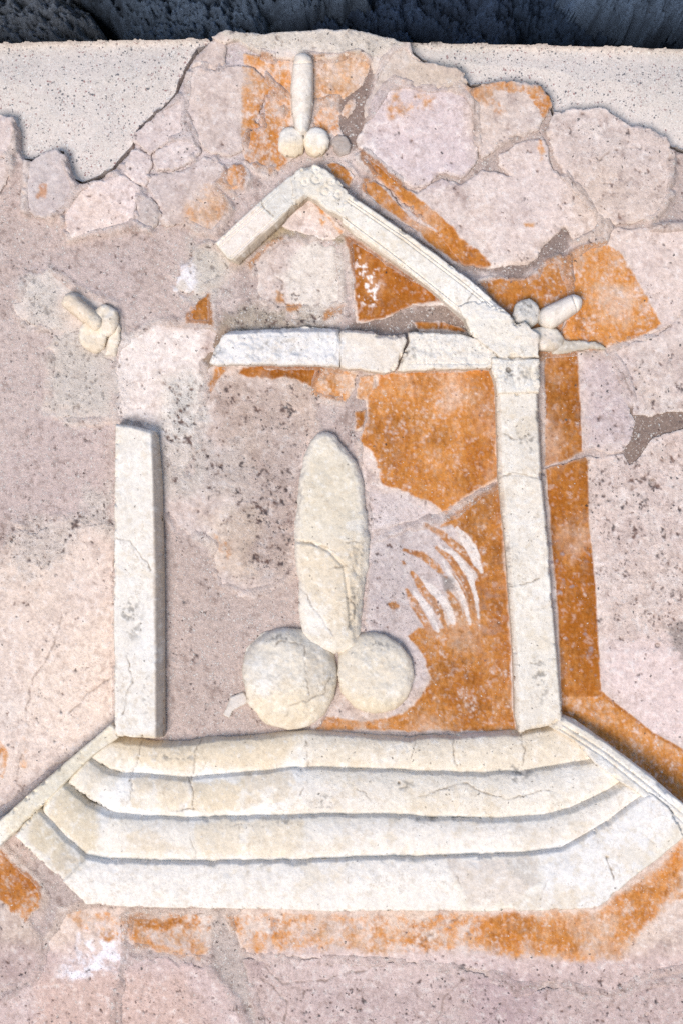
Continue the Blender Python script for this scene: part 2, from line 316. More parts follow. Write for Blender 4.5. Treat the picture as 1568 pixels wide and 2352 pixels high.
# --- painted tones of the stucco
def tintS(P, c, a=.7, soft=8, warp=1.0): paint(ALBS, P, rgb(c) * .82 + .18 * rgb('e8e0dc'), a * (.95 if soft < 20 else .85), soft * 1.4, warp * 1.6)
tintS([(495, 550), (590, 465), (630, 510), (546, 600)], 'f0e3d8', .9, 2, .3)
tintS([(590, 465), (670, 402), (700, 440), (632, 510)], 'd4d1ca', .9, 3, .5)
tintS([(785, 450), (830, 470), (1150, 700), (1060, 720), (790, 500)], 'ebe5da', .8, 6)
tintS([(255, 960), (375, 960), (375, 1230), (255, 1230)], 'ebe4da', .8, 6)
tintS([(255, 1230), (375, 1230), (375, 1700), (255, 1700)], 'efeae4', .6, 10)
tintS([(1130, 900), (1300, 900), (1300, 1690), (1130, 1690)], 'ece3d6', .6, 10)
tintS([(1140, 820), (1236, 820), (1236, 900), (1140, 900)], 'efece6', .7, 10)
tintS([(480, 750), (785, 750), (785, 845), (480, 845)], 'e9e8ea', .75, 8)
tintS([(785, 755), (935, 760), (915, 855), (785, 850)], 'ecdfd0', .75, 4, 1)
tintS([(935, 755), (1150, 770), (1150, 850), (935, 850)], 'efe9e0', .7, 6)
tintS([(1050, 690), (1240, 740), (1240, 830), (1150, 820)], 'f0e8db', .8, 8)
tintS([(655, 990), (850, 990), (850, 1470), (680, 1470)], 'e4dac8', .8, 10)
tintS([(655, 1020), (840, 1000), (835, 1250), (660, 1250)], 'ddd2bc', .7, 24)
tintS([(700, 1060), (820, 1060), (815, 1220), (700, 1200)], 'd6cab2', .6, 20)
tintS([(672, 1240), (850, 1250), (835, 1460), (690, 1450)], 'e3d2b6', .8, 12)
tintS([(684, 1330), (735, 1400), (765, 1460), (700, 1448), (686, 1400)], 'ede6dc', .9, 3, .6)
tintS([(550, 1440), (775, 1440), (775, 1560), (550, 1580)], 'd8cdba', .7, 18)
tintS([(555, 1580), (770, 1560), (740, 1680), (600, 1670)], 'e6d4b4', .7, 16)
tintS([(700, 1470), (770, 1500), (760, 1600), (705, 1600)], 'cfc3b0', .6, 4)
tintS([(772, 1450), (955, 1450), (955, 1650), (772, 1650)], 'dccfb8', .75, 14)
tintS([(800, 1600), (930, 1600), (920, 1650), (820, 1650)], 'e4d2ae', .6, 8)
tintS([(245, 1690), (700, 1690), (640, 1765), (300, 1765)], 'e6d2b0', .85, 10)
tintS([(700, 1690), (1330, 1680), (1360, 1760), (1200, 1775), (700, 1770)], 'e9d9bf', .7, 12)
tintS([(300, 1790), (430, 1795), (430, 1850), (390, 1865), (300, 1860)], 'e6d4b6', .8, 3)
tintS([(436, 1800), (560, 1795), (555, 1860), (430, 1865)], 'e2cfae', .85, 3)
tintS([(560, 1780), (670, 1775), (682, 1805), (660, 1840), (565, 1850)], 'ddcdb4', .8, 4)
tintS([(680, 1800), (900, 1800), (900, 1860), (690, 1870)], 'ece4da', .8, 8)
tintS([(700, 1780), (1380, 1770), (1440, 1800), (1300, 1880), (900, 1860)], 'ece2d2', .6, 12)
tintS([(150, 1800), (215, 1850), (230, 1950), (190, 1960), (110, 1880)], 'd6c5a4', .8, 6)
tintS([(445, 1890), (695, 1885), (700, 1920), (650, 1965), (460, 1965)], 'e7d8bf', .85, 3)
tintS([(220, 1900), (440, 1900), (440, 1975), (240, 1965)], 'f0e8dc', .8, 8)
tintS([(290, 1920), (330, 1900), (400, 1945), (440, 1955), (330, 1960)], 'dfcfb6', .7, 3)
tintS([(700, 1890), (1300, 1890), (1420, 1810), (1480, 1830), (1300, 1960), (700, 1975)], 'efe8df', .75, 10)
tintS([(1180, 1900), (1290, 1900), (1270, 1950), (1180, 1950)], 'd3c9bb', .6, 5)
tintS([(140, 2020), (240, 1975), (1030, 1975), (1060, 2110), (190, 2110)], 'f2ebe2', .95, 8)
tintS([(1028, 1980), (1235, 1972), (1238, 2000), (1230, 2030), (1180, 2075), (1075, 2080), (1050, 2030)], 'ddd0c4', .85, 3)
tintS([(1160, 1975), (1232, 1975), (1234, 2028), (1200, 2025), (1165, 1995)], 'cbc3b8', .7, 4)
tintS([(1240, 1960), (1500, 1830), (1568, 1880), (1380, 2100), (1240, 2090)], 'efedec', .8, 10)
tintS([(1150, 2060), (1320, 2050), (1320, 2095), (1170, 2095)], 'd8cdbf', .6, 6)
tintS([(80, 1870), (195, 1980), (150, 2015), (60, 1940)], 'd3c3a4', .9, 8)
tintS([(150, 1950), (195, 1970), (150, 2015), (120, 1990)], 'bfb2a0', .7, 12)
tintS([(34, 1925), (66, 1930), (130, 2015), (100, 2000)], 'efe6d8', .9, 3)
tintS([(0, 1860), (100, 1780), (250, 1670), (260, 1700), (30, 1930), (-20, 1930)], 'ece0c4', .8, 5)
tintS([(665, 110), (722, 110), (722, 310), (668, 310)], 'eee3d6', .9, 6)
tintS([(640, 325), (760, 325), (750, 370), (640, 370)], 'e9cfa2', .7, 12)
tintS([(640, 290), (760, 290), (760, 322), (640, 322)], 'c9c1b4', .5, 8)
tintS([(140, 670), (215, 690), (215, 760), (150, 720)], 'dcc6aa', .8, 8)
tintS([(205, 700), (280, 700), (280, 815), (200, 815)], 'e8d4b6', .7, 8)
tintS([(1230, 675), (1345, 670), (1345, 740), (1235, 750)], 'ece0d4', .8, 8)
tintS([(1170, 680), (1240, 680), (1240, 750), (1175, 750)], 'cdcac4', .8, 6)
tintS([(1250, 775), (1400, 775), (1400, 815), (1250, 815)], 'b0a594', .85, 8)
tintS([(1215, 750), (1270, 765), (1275, 800), (1230, 810)], 'e6d9ca', .8, 5)
tintS([(546, 604), (640, 520), (706, 456), (700, 444), (634, 506), (538, 594)], 'a08a6c', .8, 2, .3)  # left cornice underside: mortar brown, with its shade put into the colour too
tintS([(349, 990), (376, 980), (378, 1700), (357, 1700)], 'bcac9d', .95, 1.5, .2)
# weathered speckle of the stucco
def roughS(P, dens, bump, soft=12):
    s, m = region(P, soft, 1.5, 8); AUXS[s][..., 0] += (dens - AUXS[s][..., 0]) * m; AUXS[s][..., 2] += (bump - AUXS[s][..., 2]) * m
roughS([(935, 755), (1150, 770), (1245, 740), (1245, 900), (1140, 905), (1130, 850), (935, 850)], .38, .95)
roughS([(480, 750), (935, 750), (935, 850), (480, 850)], .25, .8)
roughS([(1050, 690), (1180, 720), (1240, 800), (1140, 820)], .3, .9)
roughS([(665, 380), (785, 400), (800, 490), (690, 440)], .2, .95)
roughS([(1130, 900), (1300, 900), (1300, 1690), (1140, 1690)], .24, .75)
roughS([(780, 1180), (850, 1180), (850, 1460), (780, 1460)], .2, 1.0)
roughS([(1170, 680), (1240, 680), (1240, 750), (1170, 750)], .4, 1.0)
roughS([(700, 1690), (1400, 1690), (1400, 1870), (700, 1870)], .25, .75)
roughS([(140, 1985), (1030, 1985), (1050, 2100), (190, 2110)], .06, .5)

# --- cracks: (line, width, depth in mm)
CRS = np.zeros(gu.shape, np.float32); CRP = np.zeros(gu.shape, np.float32)
def crack(M, L, wd=2.5, dep=1.5, warp=1.0):
    s = box(L, wd + 26); d, t = dline(gu[s] + (WU[s] + 3 * N7[s]) * warp, gv[s] + (WV[s] + 3 * N3[s]) * warp, L)
    ww = wd * (1 + .6 * N3[s]); M[s] = np.maximum(M[s], sstep(ww + 1.1, ww * .1, d) * dep * sstep(-.45, .15, N2[s] + .6 * N6[s]))
for L in ([(430, 1790), (446, 1860), (395, 1864)], [(330, 1690), (318, 1740), (302, 1790), (300, 1840)], [(462, 1700), (448, 1730), (448, 1770), (436, 1800)], [(430, 1890), (452, 1975)],
          [(680, 1770), (700, 1800), (690, 1830)], [(820, 1810), (860, 1850), (900, 1800), (960, 1830), (1060, 1800), (1160, 1840), (1270, 1810)], [(1040, 1700), (1046, 1760)],
          [(1192, 1690), (1205, 1720), (1200, 1760)], [(950, 1700), (945, 1740)], [(700, 1700), (706, 1760)], [(1393, 1970), (1398, 1990), (1412, 2022)], [(1470, 1905), (1500, 1940)], [(1236, 1975), (1262, 2010), (1240, 2070)],
          [(1028, 1975), (1052, 2020), (1060, 2060), (1076, 2080)], [(262, 1235), (300, 1240), (335, 1290), (345, 1310)], [(676, 1240), (720, 1248), (756, 1258), (776, 1275)], [(780, 1250), (838, 1245)],
          [(690, 1350), (735, 1410), (762, 1460)], [(703, 1480), (700, 1530), (708, 1590)], [(655, 1640), (665, 1615), (745, 1590), (760, 1550)], [(600, 1500), (650, 1470), (700, 1478)], [(1144, 1098), (1180, 1090), (1245, 1100)],
          [(1150, 1000), (1180, 1010), (1240, 1005)], [(1160, 1352), (1240, 1330)], [(1180, 1530), (1272, 1512)], [(1135, 822), (1170, 828), (1236, 822)], [(785, 440), (778, 480), (795, 500)], [(905, 760), (935, 800), (912, 850)],
          [(290, 1500), (300, 1560), (280, 1640)], [(600, 455), (632, 512)], [(1075, 700), (1090, 670)], [(560, 1560), (568, 1600)], [(680, 1100), (690, 1150), (682, 1200)], [(770, 1130), (790, 1150)], [(740, 1310), (790, 1300), (830, 1320)], [(800, 1370), (815, 1400), (800, 1440)]):
    crack(CRS, L, .9, 1.2)
for L in ([(1150, 2252), (1180, 2272), (1280, 2262), (1340, 2282), (1400, 2290), (1440, 2272), (1480, 2258), (1640, 2250)], [(100, 2150), (96, 2230), (60, 2262), (-60, 2300)], [(292, 2100), (291, 2190), (265, 2290), (270, 2460)],
          [(135, 1360), (140, 1420), (120, 1500), (80, 1560), (62, 1620), (66, 1680)], [(1080, 200), (1090, 250), (1093, 330), (1100, 352)], [(1380, 845), (1432, 860), (1445, 900)], [(1470, 340), (1400, 350), (1370, 370)],
          [(1300, 410), (1345, 450), (1372, 490)], [(430, 250), (440, 300), (456, 330)], [(500, 152), (520, 142), (522, 110)], [(640, 690), (646, 650), (620, 615)], [(1060, 2105), (1010, 2130), (960, 2180)], [(1400, 540), (1450, 530), (1530, 520)],
          [(700, 420), (680, 440)], [(90, 1880), (40, 1800), (50, 1730)], [(160, 1640), (200, 1600), (250, 1560)], [(580, 2200), (650, 2260), (760, 2250), (900, 2210)], [(600, 2250), (660, 2300), (650, 2400)], [(1000, 2350), (1020, 2290), (1080, 2240)]):
    crack(CRP, L, 1.2, 1.3)
# blisters and holes
for (x, y, r) in ((1145, 1430, 3), (1510, 1483, 5), (762, 990, 2), (916, 1800, 3), (1498, 1110, 9), (1452, 1030, 5), (1394, 1970, 3), (1166, 850, 6), (505, 1070, 3), (1485, 2333, 4), (130, 790, 4)):
    s = box([(x - r * 2, y - r * 2), (x + r * 2, y + r * 2)], 8); q = sstep(1.3, .6, np.hypot(gu[s] - x + N3[s] * 2, gv[s] - y) / r)
    for M in (CRP, CRS): M[s] = np.maximum(M[s], q * 2.6)
ALBP = mix(ALBP, np.broadcast_to(rgb('7d6a60'), gu.shape + (3,)), np.clip(CRP, 0, 1) * .75)
ALBS = mix(ALBS, np.broadcast_to(rgb('7a6c5e'), gu.shape + (3,)), np.clip(CRS, 0, 1) * .85)
HP -= 0.0011 * CRP

# fine mottling common to all the aged surfaces (sand, lime bloom, dirt)
WN = (np.random.RandomState(5).rand(*gu.shape).astype(np.float32) - .5)
ALBP = ALBP * 1.07; ALBM = ALBM * 1.06
mot = 1 + .13 * N7 + .10 * N4 + .10 * N6 + .06 * NF + .16 * WN
ALBP = ALBP * mot[..., None]; ALBM = ALBM * (1 + .10 * N7 + .09 * N4 + .05 * NF + .22 * WN)[..., None]; ALBS = ALBS * (1 + .05 * N7 + .05 * N4 + .05 * N6 + .03 * NF + .13 * WN)[..., None]
bl = sstep(.25, .55, N7 + .4 * N4 - .15 * N6)[..., None]; ALBP = ALBP + (rgb('ece4e0') - ALBP) * bl * (.45 - .2 * ORA[..., None]); ALBS = ALBS + (rgb('f4f1ec') - ALBS) * bl * .45
br = sstep(.2, .6, -N7 + .5 * N3 + .2 * N2)[..., None]; ALBP = ALBP + (rgb('a4897c') - ALBP) * br * .28; ALBM = ALBM + (rgb('8c736a') - ALBM) * br * .45; ALBS = ALBS + (rgb('c9b69c') - ALBS) * br * .3

ch = sstep(.30, .42, N5 * .8 + .45 * N6)[..., None]; ALBS = ALBS + (rgb('f5f2ee') - ALBS) * ch * .4
ch2 = sstep(.34, .44, -N5 * .7 + .5 * N6 + .1)[..., None]; ALBS = ALBS + (rgb('d6c6ac') - ALBS) * ch2 * .35
HS0 = (-.0006 * ch[..., 0] + .00035 * N7 + .00025 * N4).astype(np.float32)
vein = np.abs(N6 + .3 * N3); vn_ = sstep(.035, .0, vein) * sstep(.0, .4, N2 + .1)
ALBS = ALBS + (rgb('a3927c') - ALBS) * (vn_ * .55)[..., None]; ALBP = ALBP + (rgb('9a8880') - ALBP) * (sstep(.03, .0, np.abs(N6 - .2 + .25 * N3)) * sstep(.0, .5, N1 + .2) * .4)[..., None]
HP += (.0004 * N7 + .00035 * N4).astype(np.float32); HM += (.0004 * N4 + .0005 * WN).astype(np.float32)

NV2 = fbm(gu, gv * .22, 16, 4, 95, .7); ALBS = ALBS * (1 + .07 * NV2 + .05 * N2)[..., None]

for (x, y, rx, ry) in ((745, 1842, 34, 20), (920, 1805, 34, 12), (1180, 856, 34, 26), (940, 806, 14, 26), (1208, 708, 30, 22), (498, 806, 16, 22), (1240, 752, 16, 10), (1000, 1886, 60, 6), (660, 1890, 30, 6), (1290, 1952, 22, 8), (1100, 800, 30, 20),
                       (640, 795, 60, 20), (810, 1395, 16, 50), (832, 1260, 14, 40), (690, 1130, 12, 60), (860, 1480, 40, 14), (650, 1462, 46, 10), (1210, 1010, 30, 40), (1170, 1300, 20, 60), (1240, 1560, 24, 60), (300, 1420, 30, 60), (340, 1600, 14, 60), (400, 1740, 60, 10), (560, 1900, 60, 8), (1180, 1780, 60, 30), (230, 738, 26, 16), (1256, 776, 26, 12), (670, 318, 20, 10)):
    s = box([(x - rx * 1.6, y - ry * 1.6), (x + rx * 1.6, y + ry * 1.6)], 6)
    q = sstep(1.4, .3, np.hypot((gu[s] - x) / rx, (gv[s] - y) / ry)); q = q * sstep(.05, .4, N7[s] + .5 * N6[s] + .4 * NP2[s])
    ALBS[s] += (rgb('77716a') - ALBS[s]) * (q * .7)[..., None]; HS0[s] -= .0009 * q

# ------------------------------------------------------------------ materials
def mat(name, dark_a=(.02, .022, .03), dark_b=(.16, .05, .04), light=(.82, .78, .74), grain=.16, speck=300, white=420, bump=.75, rough=.92, speck_r=.30):
    m = bpy.data.materials.new(name); m.use_nodes = True; t = m.node_tree; N = t.nodes; L = t.links
    b = N['Principled BSDF']; b.inputs['Roughness'].default_value = rough
    b.inputs['Specular IOR Level'].default_value = .25
    geo = N.new('ShaderNodeNewGeometry').outputs['Position']
    ca = N.new('ShaderNodeAttribute'); ca.attribute_name = 'tone'
    xa = N.new('ShaderNodeAttribute'); xa.attribute_name = 'grit'
    sx = N.new('ShaderNodeSeparateColor'); L.new(xa.outputs['Color'], sx.inputs[0])
    def noise(sc_, det=3, ro=.6):
        n = N.new('ShaderNodeTexNoise'); n.inputs['Scale'].default_value = sc_; n.inputs['Detail'].default_value = det; n.inputs['Roughness'].default_value = ro
        L.new(geo, n.inputs['Vector']); return n.outputs['Fac']
    def math_(op, a, c, clamp=False):
        n = N.new('ShaderNodeMath'); n.operation = op; n.use_clamp = clamp
        for i, x in enumerate((a, c)):
            if x is None: continue
            if isinstance(x, (int, float)): n.inputs[i].default_value = x
            else: L.new(x, n.inputs[i])
        return n.outputs[0]
    def mixc(f, a, c, mode='MIX'):
        n = N.new('ShaderNodeMix'); n.data_type = 'RGBA'; n.blend_type = mode
        for s_, x in ((n.inputs[0], f), (n.inputs[6], a), (n.inputs[7], c)):
            if isinstance(x, (int, float)): s_.default_value = x
            elif isinstance(x, tuple): s_.default_value = (*x, 1) if len(x) == 3 else x
            else: L.new(x, s_)
        return n.outputs[2]
    def specks(scale, radius, dens):
        # irregular grains: warped cells, each present or not at random
        v = N.new('ShaderNodeTexVoronoi'); v.inputs['Scale'].default_value = scale; v.inputs['Randomness'].default_value = 1
        nw = N.new('ShaderNodeTexNoise'); nw.inputs['Scale'].default_value = scale * 1.6; L.new(geo, nw.inputs['Vector'])
        vm = N.new('ShaderNodeVectorMath'); vm.operation = 'MULTIPLY_ADD'; L.new(nw.outputs['Color'], vm.inputs[0])
        vm.inputs[1].default_value = (1.5 / scale,) * 3; L.new(geo, vm.inputs[2]); L.new(vm.outputs[0], v.inputs['Vector'])
        sp = N.new('ShaderNodeSeparateColor'); L.new(v.outputs['Color'], sp.inputs[0])
        here = math_('LESS_THAN', sp.outputs[0], dens)
        rad = math_('MULTIPLY', math_('ADD', math_('MULTIPLY', sp.outputs[1], sp.outputs[1]), .35), radius)
        inside = math_('MULTIPLY', math_('SUBTRACT', rad, v.outputs['Distance']), 12, True)
        return math_('MULTIPLY', here, inside), sp.outputs[2]
    g1 = noise(760, 3, .75); g2 = noise(190, 5, .7); gc = noise(55, 3, .6)
    f = math_('ADD', math_('MULTIPLY', math_('SUBTRACT', g1, .5), grain * 4.2), math_('MULTIPLY', math_('SUBTRACT', g2, .5), grain * 4))
    hs = N.new('ShaderNodeHueSaturation'); L.new(math_('ADD', f, 1), hs.inputs['Value']); L.new(ca.outputs['Color'], hs.inputs['Color'])
    c = hs.outputs[0]
    cl = math_('MULTIPLY', math_('SUBTRACT', gc, .36), 4.0, True)
    wd = math_('MULTIPLY', sx.outputs[1], math_('ADD', math_('MULTIPLY', cl, .6), .4))
    dd = math_('MULTIPLY', sx.outputs[0], math_('ADD', math_('MULTIPLY', cl, .8), .35))
    wm, wr = specks(white, .42, math_('MULTIPLY', wd, .38)); c = mixc(math_('MULTIPLY', wm, .7), c, light)
    wm2, wr2 = specks(white * 2.1, .42, math_('MULTIPLY', wd, .6)); c = mixc(math_('MULTIPLY', wm2, .7), c, light)
    dm, dr = specks(speck, speck_r * .95, math_('MULTIPLY', dd, .55))
    dcol = mixc(math_('GREATER_THAN', dr, .62), dark_a, dark_b)
    dcol = mixc(math_('MULTIPLY', dr, .5), dcol, (.25, .25, .25))
    c = mixc(math_('MULTIPLY', dm, .8), c, dcol)
    dm2, dr2 = specks(speck * 1.7, speck_r, math_('MULTIPLY', dd, .8)); c = mixc(math_('MULTIPLY', dm2, .65), c, mixc(.35, dcol, c))
    dm3, dr3 = specks(speck * 2.9, speck_r, math_('ADD', math_('MULTIPLY', dd, .9), .12)); c = mixc(math_('MULTIPLY', dm3, .5), c, mixc(.5, dcol, c))
    L.new(c, b.inputs['Base Color'])
    bp = N.new('ShaderNodeBump'); bp.inputs['Strength'].default_value = 1; bp.inputs['Distance'].default_value = .0028
    hgt = math_('ADD', math_('MULTIPLY', g1, .55), math_('MULTIPLY', g2, 1.0)); hgt = math_('ADD', hgt, math_('MULTIPLY', math_('SUBTRACT', wm, dm), .35))
    L.new(math_('MULTIPLY', hgt, math_('MULTIPLY', sx.outputs[2], bump)), bp.inputs['Height']); L.new(bp.outputs[0], b.inputs['Normal'])
    return m
M_PL = mat('lime_plaster', grain=.15, speck_r=.36); M_MO = mat('infill_mortar', grain=.20, speck_r=.36, white=330, dark_a=(.07, .04, .04)); M_ST = mat('stucco', dark_a=(.20, .17, .14), dark_b=(.30, .25, .2), grain=.09, bump=.36)
M_CE = mat('speckled_cement', grain=.10, speck=430, speck_r=.46, white=380, dark_a=(.015, .03, .06), dark_b=(.30, .06, .06), light=(.85, .85, .83), bump=.35)
M_RK = mat('dark_lava', grain=.30, dark_a=(.008, .008, .01), dark_b=(.008, .008, .01), light=(.12, .13, .16), bump=1.6, rough=.85)

# ------------------------------------------------------------------ builders
def mesh(name, V, F, tone, grit, material, parent=None, smooth_n=None):
    me = bpy.data.meshes.new(name); F = np.asarray(F, np.int32)
    me.vertices.add(len(V)); me.vertices.foreach_set('co', np.asarray(V, np.float32).ravel())
    me.loops.add(F.size); me.loops.foreach_set('vertex_index', F.ravel())
    me.polygons.add(len(F)); me.polygons.foreach_set('loop_start', np.arange(0, F.size, 4, dtype=np.int32)); me.polygons.foreach_set('loop_total', np.full(len(F), 4, np.int32))
    me.polygons.foreach_set('use_smooth', np.ones(len(F), bool))
    me.update(calc_edges=True)
    for nm, A in (('tone', tone), ('grit', grit)):
        at = me.attributes.new(nm, 'FLOAT_COLOR', 'POINT'); q = np.ones((len(V), 4), np.float32); q[:, :3] = A; at.data.foreach_set('color', q.ravel())
    me.materials.append(material); me.validate()
    o = bpy.data.objects.new(name, me); col.objects.link(o)
    if parent is not None: o.parent = parent
    return o

def plate(name, P, hf, parent=None, material=None, alb=None, aux=None, H=None, base=-0.004, step=2.3, jag=1.0, bevel=3.0, bev_h=None, shape=None, rough=.0006, tint=None, rim=None, inset=0.0, seed=0, chips=0, tonevar=0.0):
    """a slab of the wall with a broken or cut outline P (photo units), front face hf metres proud of the wall,
    sides dropping square to the wall down to y=base; shape(u,v,d) adds modelled relief (metres)"""
    material = material or M_PL; alb = ALBP if alb is None else alb; aux = AUXP if aux is None else aux; H = HP if H is None else H
    Pa = np.asarray(P, np.float32)[:, :2]; pad = 14 * jag + 6
    x0, y0 = Pa.min(0) - pad; x1, y1 = Pa.max(0) + pad
    u, v = np.meshgrid(np.arange(x0, x1, step), np.arange(y0, y1, step)); u = u.astype(np.float32); v = v.astype(np.float32)
    if jag:
        a_ = U0 + np.abs((u - U0 + seed * 131) % (2 * (U1 - U0)) - (U1 - U0)); b_ = V0 + np.abs((v - V0 + seed * 89) % (2 * (V1 - V0)) - (V1 - V0))
        d = sdpoly(u + samp(WU, a_, b_) * jag + 5 * jag * samp(N7, a_, b_), v + samp(WV, a_, b_) * jag + 5 * jag * samp(N3, a_, b_), Pa)
    else: d = sdpoly(u, v, Pa)
    d = d - inset
    gy, gx = np.gradient(d, step); g2 = np.maximum(gx * gx + gy * gy, .25)
    near = np.abs(d) < .62 * step
    keepv = d > -.62 * step
    un = np.where(near, u - d * gx / g2, u); vn = np.where(near, v - d * gy / g2, v); dn = np.where(near, 0, d)
    keep = keepv[:-1, :-1] & keepv[1:, :-1] & keepv[1:, 1:] & keepv[:-1, 1:]
    if not keep.any(): return None
    idx = np.arange(u.size).reshape(u.shape)
    q = np.stack([idx[:-1, :-1][keep], idx[1:, :-1][keep], idx[1:, 1:][keep], idx[:-1, 1:][keep]], 1)
    used = np.unique(q); remap = np.full(u.size, -1, np.int64); remap[used] = np.arange(len(used)); q = remap[q]
    U = un.ravel()[used]; Vv = vn.ravel()[used]; Dd = dn.ravel()[used]
    bh = (min(.5 * hf, .0022) if bev_h is None else bev_h)
    h = hf - bh * (1 - np.clip(Dd / max(bevel, .01), 0, 1)) ** 2
    h = h + rough * (samp(N2, U + seed * 37, Vv) + .6 * samp(N3, U, Vv + seed * 11)) + samp(H, U, Vv)
    if shape is not None: h = h + shape(U, Vv, Dd)
    if chips: h = h - np.minimum(chips, .4 * hf) * sstep(11, 0, Dd + 5 * samp(N3, U, Vv)) * sstep(.08, .3, samp(N6, U + seed * 31, Vv) + .3 * samp(N7, U, Vv))
    s_ = K * (D - hf) / D
    X = (U - CU) * s_; Z = ZC - (Vv - CV) * s_
    top = np.stack([X, -h, Z], 1)
    # rim: edges used by one quad only
    e = np.concatenate([q[:, [0, 1]], q[:, [1, 2]], q[:, [2, 3]], q[:, [3, 0]]]); es = np.sort(e, 1); key = es[:, 0].astype(np.int64) * len(used) + es[:, 1]
    _, first, cnt = np.unique(key, return_index=True, return_counts=True); be = e[first[cnt == 1]]
    rv = np.unique(be); r2 = np.full(len(used), -1, np.int64); r2[rv] = np.arange(len(rv)); nT = len(used); nR = len(rv)
    rim_top = top[rv]; rim_mid = rim_top.copy(); rim_mid[:, 1] = rim_top[:, 1] * .5 + -base * .5; rim_bot = rim_top.copy(); rim_bot[:, 1] = -base
    mid_j = .0008 * samp(N4, U[rv] * 1.3, Vv[rv] * 1.7) * (1 if jag else .0); rim_mid[:, 0] += mid_j; rim_mid[:, 2] += mid_j
    a, b = r2[be[:, 0]], r2[be[:, 1]]
    side1 = np.stack([b + nT, a + nT, a + nT + nR, b + nT + nR], 1); side2 = side1 + nR
    VV = np.concatenate([top, rim_top, rim_mid, rim_bot]); FF = np.concatenate([q, side1, side2])
    T = samp(alb, U, Vv); X_ = samp(aux, U, Vv)
    if tint is not None: T = T * (1 - tint[1]) + rgb(tint[0]) * tint[1]
    if tonevar: T = T * (1 + tonevar)
    if rim is not None:
        k = (rim[1] * np.clip(1 - Dd / rim[2], 0, 1))[:, None]; T = T * (1 - k) + rgb(rim[0]) * k
    tone = np.concatenate([T, T[rv], T[rv], T[rv]]); grit = np.concatenate([X_, X_[rv], X_[rv], X_[rv]])
    return mesh(name, VV, FF, np.clip(tone, 0, 1), np.clip(grit, 0, 2), material, parent)

def thing(name, label, cat, u, v, group=None):
    o = bpy.data.objects.new(name, None); col.objects.link(o); o.empty_display_size = .05
    # the wall pieces are laid out in wall coordinates, so the empty stays at the wall's own foot
    o['label'] = label; o['category'] = cat
    if group: o['group'] = group
    return o
def seat(root, u, v):
    """move the thing's empty to its own base, keeping its parts where they are"""
    p = Vector(((u - CU) * K, 0, ZC - (v - CV) * K)); root.location = p
    for c in root.children: c.location = -p
def dome(R, H_):      # rounded body profile out of the distance to the outline
    return lambda U, V, Dd: H_ * np.sqrt(np.clip((Dd / R) * (2 - np.minimum(Dd / R, 1)), 0, 1)) 
def ball(cx, cy, rx, ry, H_, amp=.0015, p=.5):
    H_ = H_ * .62
    return lambda U, V, Dd: H_ * .92 * np.clip(1 - (((U - cx) / rx) ** 2 + ((V - cy) / ry) ** 2) ** 1.7, 0, 1) ** .6 + amp * (samp(N2, U, V) + .7 * samp(N6, U, V))
def grooves(lines, width, depth):
    def f(U, V, Dd):
        h = 0
        for L in lines: h = h - depth * sstep(width, 0, dline(U, V, L)[0])
        return h
    return f
def chamfer(L, width, drop, pw=1.0):   # the edge along L is worn or cut back: height falls by drop at the line
    return lambda U, V, Dd: -drop * np.clip(1 - dline(U, V, L)[0] / width, 0, 1) ** pw
def add(*fs): return lambda U, V, Dd: sum(f(U, V, Dd) for f in fs)

# ------------------------------------------------------------------ dark rough masonry behind the top of the wall
rocks = thing('rock_masonry', 'dark blue-grey rough lava stone masonry in shade above the plastered wall', 'rock wall', 0, 0)
def rock(P, y, seed, tone, amp=.03, base_back=.12):
    Pa = np.asarray(P, np.float32); x0, y0 = Pa.min(0) - 20; x1, y1 = Pa.max(0) + 20; st = 3.4
    u, v = np.meshgrid(np.arange(x0, x1, st), np.arange(y0, y1, st)); u = u.astype(np.float32); v = v.astype(np.float32)
    wu = fbm(u, v, 60, 4, seed + 20) * 30; wv = fbm(u, v, 60, 4, seed + 40) * 30
    d = sdpoly(u + wu, v + wv, Pa)
    r1 = fbm(u, v, 90, 5, seed + 3, .6); r2 = np.abs(fbm(u, v * 1.2, 46, 5, seed + 5, .75)); r3 = fbm(u, v * 1.3, 15, 3, seed + 9, .9)
    h = min(amp, .042) * (1.6 * r1 - 1.9 * r2 + .55 * r3 - .6 * sstep(.2, .6, r3)) + .05 * np.sqrt(np.clip(d / 60, 0, 1)) - .08 * np.clip(-d / 10, 0, 1)
    s_ = K * (D + y) / D
    X = (u - CU) * s_; Z = ZC - (v - CV) * s_; Y = y - h
    idx = np.arange(u.size).reshape(u.shape); keep = (d > -12); k = keep[:-1, :-1] & keep[1:, :-1] & keep[1:, 1:] & keep[:-1, 1:]
    q = np.stack([idx[:-1, :-1][k], idx[1:, :-1][k], idx[1:, 1:][k], idx[:-1, 1:][k]], 1)
    used = np.unique(q); rm = np.zeros(u.size, np.int64); rm[used] = np.arange(len(used)); q = rm[q]
    T = rgb(tone)[None] * (1 + .7 * fbm(u, v, 120, 5, seed + 13, .7).ravel()[used] + .5 * r3.ravel()[used] - .5 * np.clip(r2.ravel()[used], 0, 1))[:, None]
    A = np.tile(np.array([.25, .15, 1.6], np.float32), (len(used), 1))
    V = np.stack([X.ravel(), Y.ravel(), Z.ravel()], 1)[used]
    return mesh('lava_stone', V, q, np.clip(T, 0.002, 1), A, M_RK, rocks)
rock([(-260, -180), (330, -180), (190, 20), (250, 90), (150, 240), (-260, 240)], .16, 1, '7f8896')
rock([(290, -180), (640, -160), (840, 20), (560, 90), (620, 240), (120, 240), (300, 60), (180, 0)], .13, 2, '687a92')
rock([(690, -200), (1160, -200), (1180, 60), (1160, 240), (600, 240), (650, 120), (800, 10)], .20, 3, '4c6080', .05)
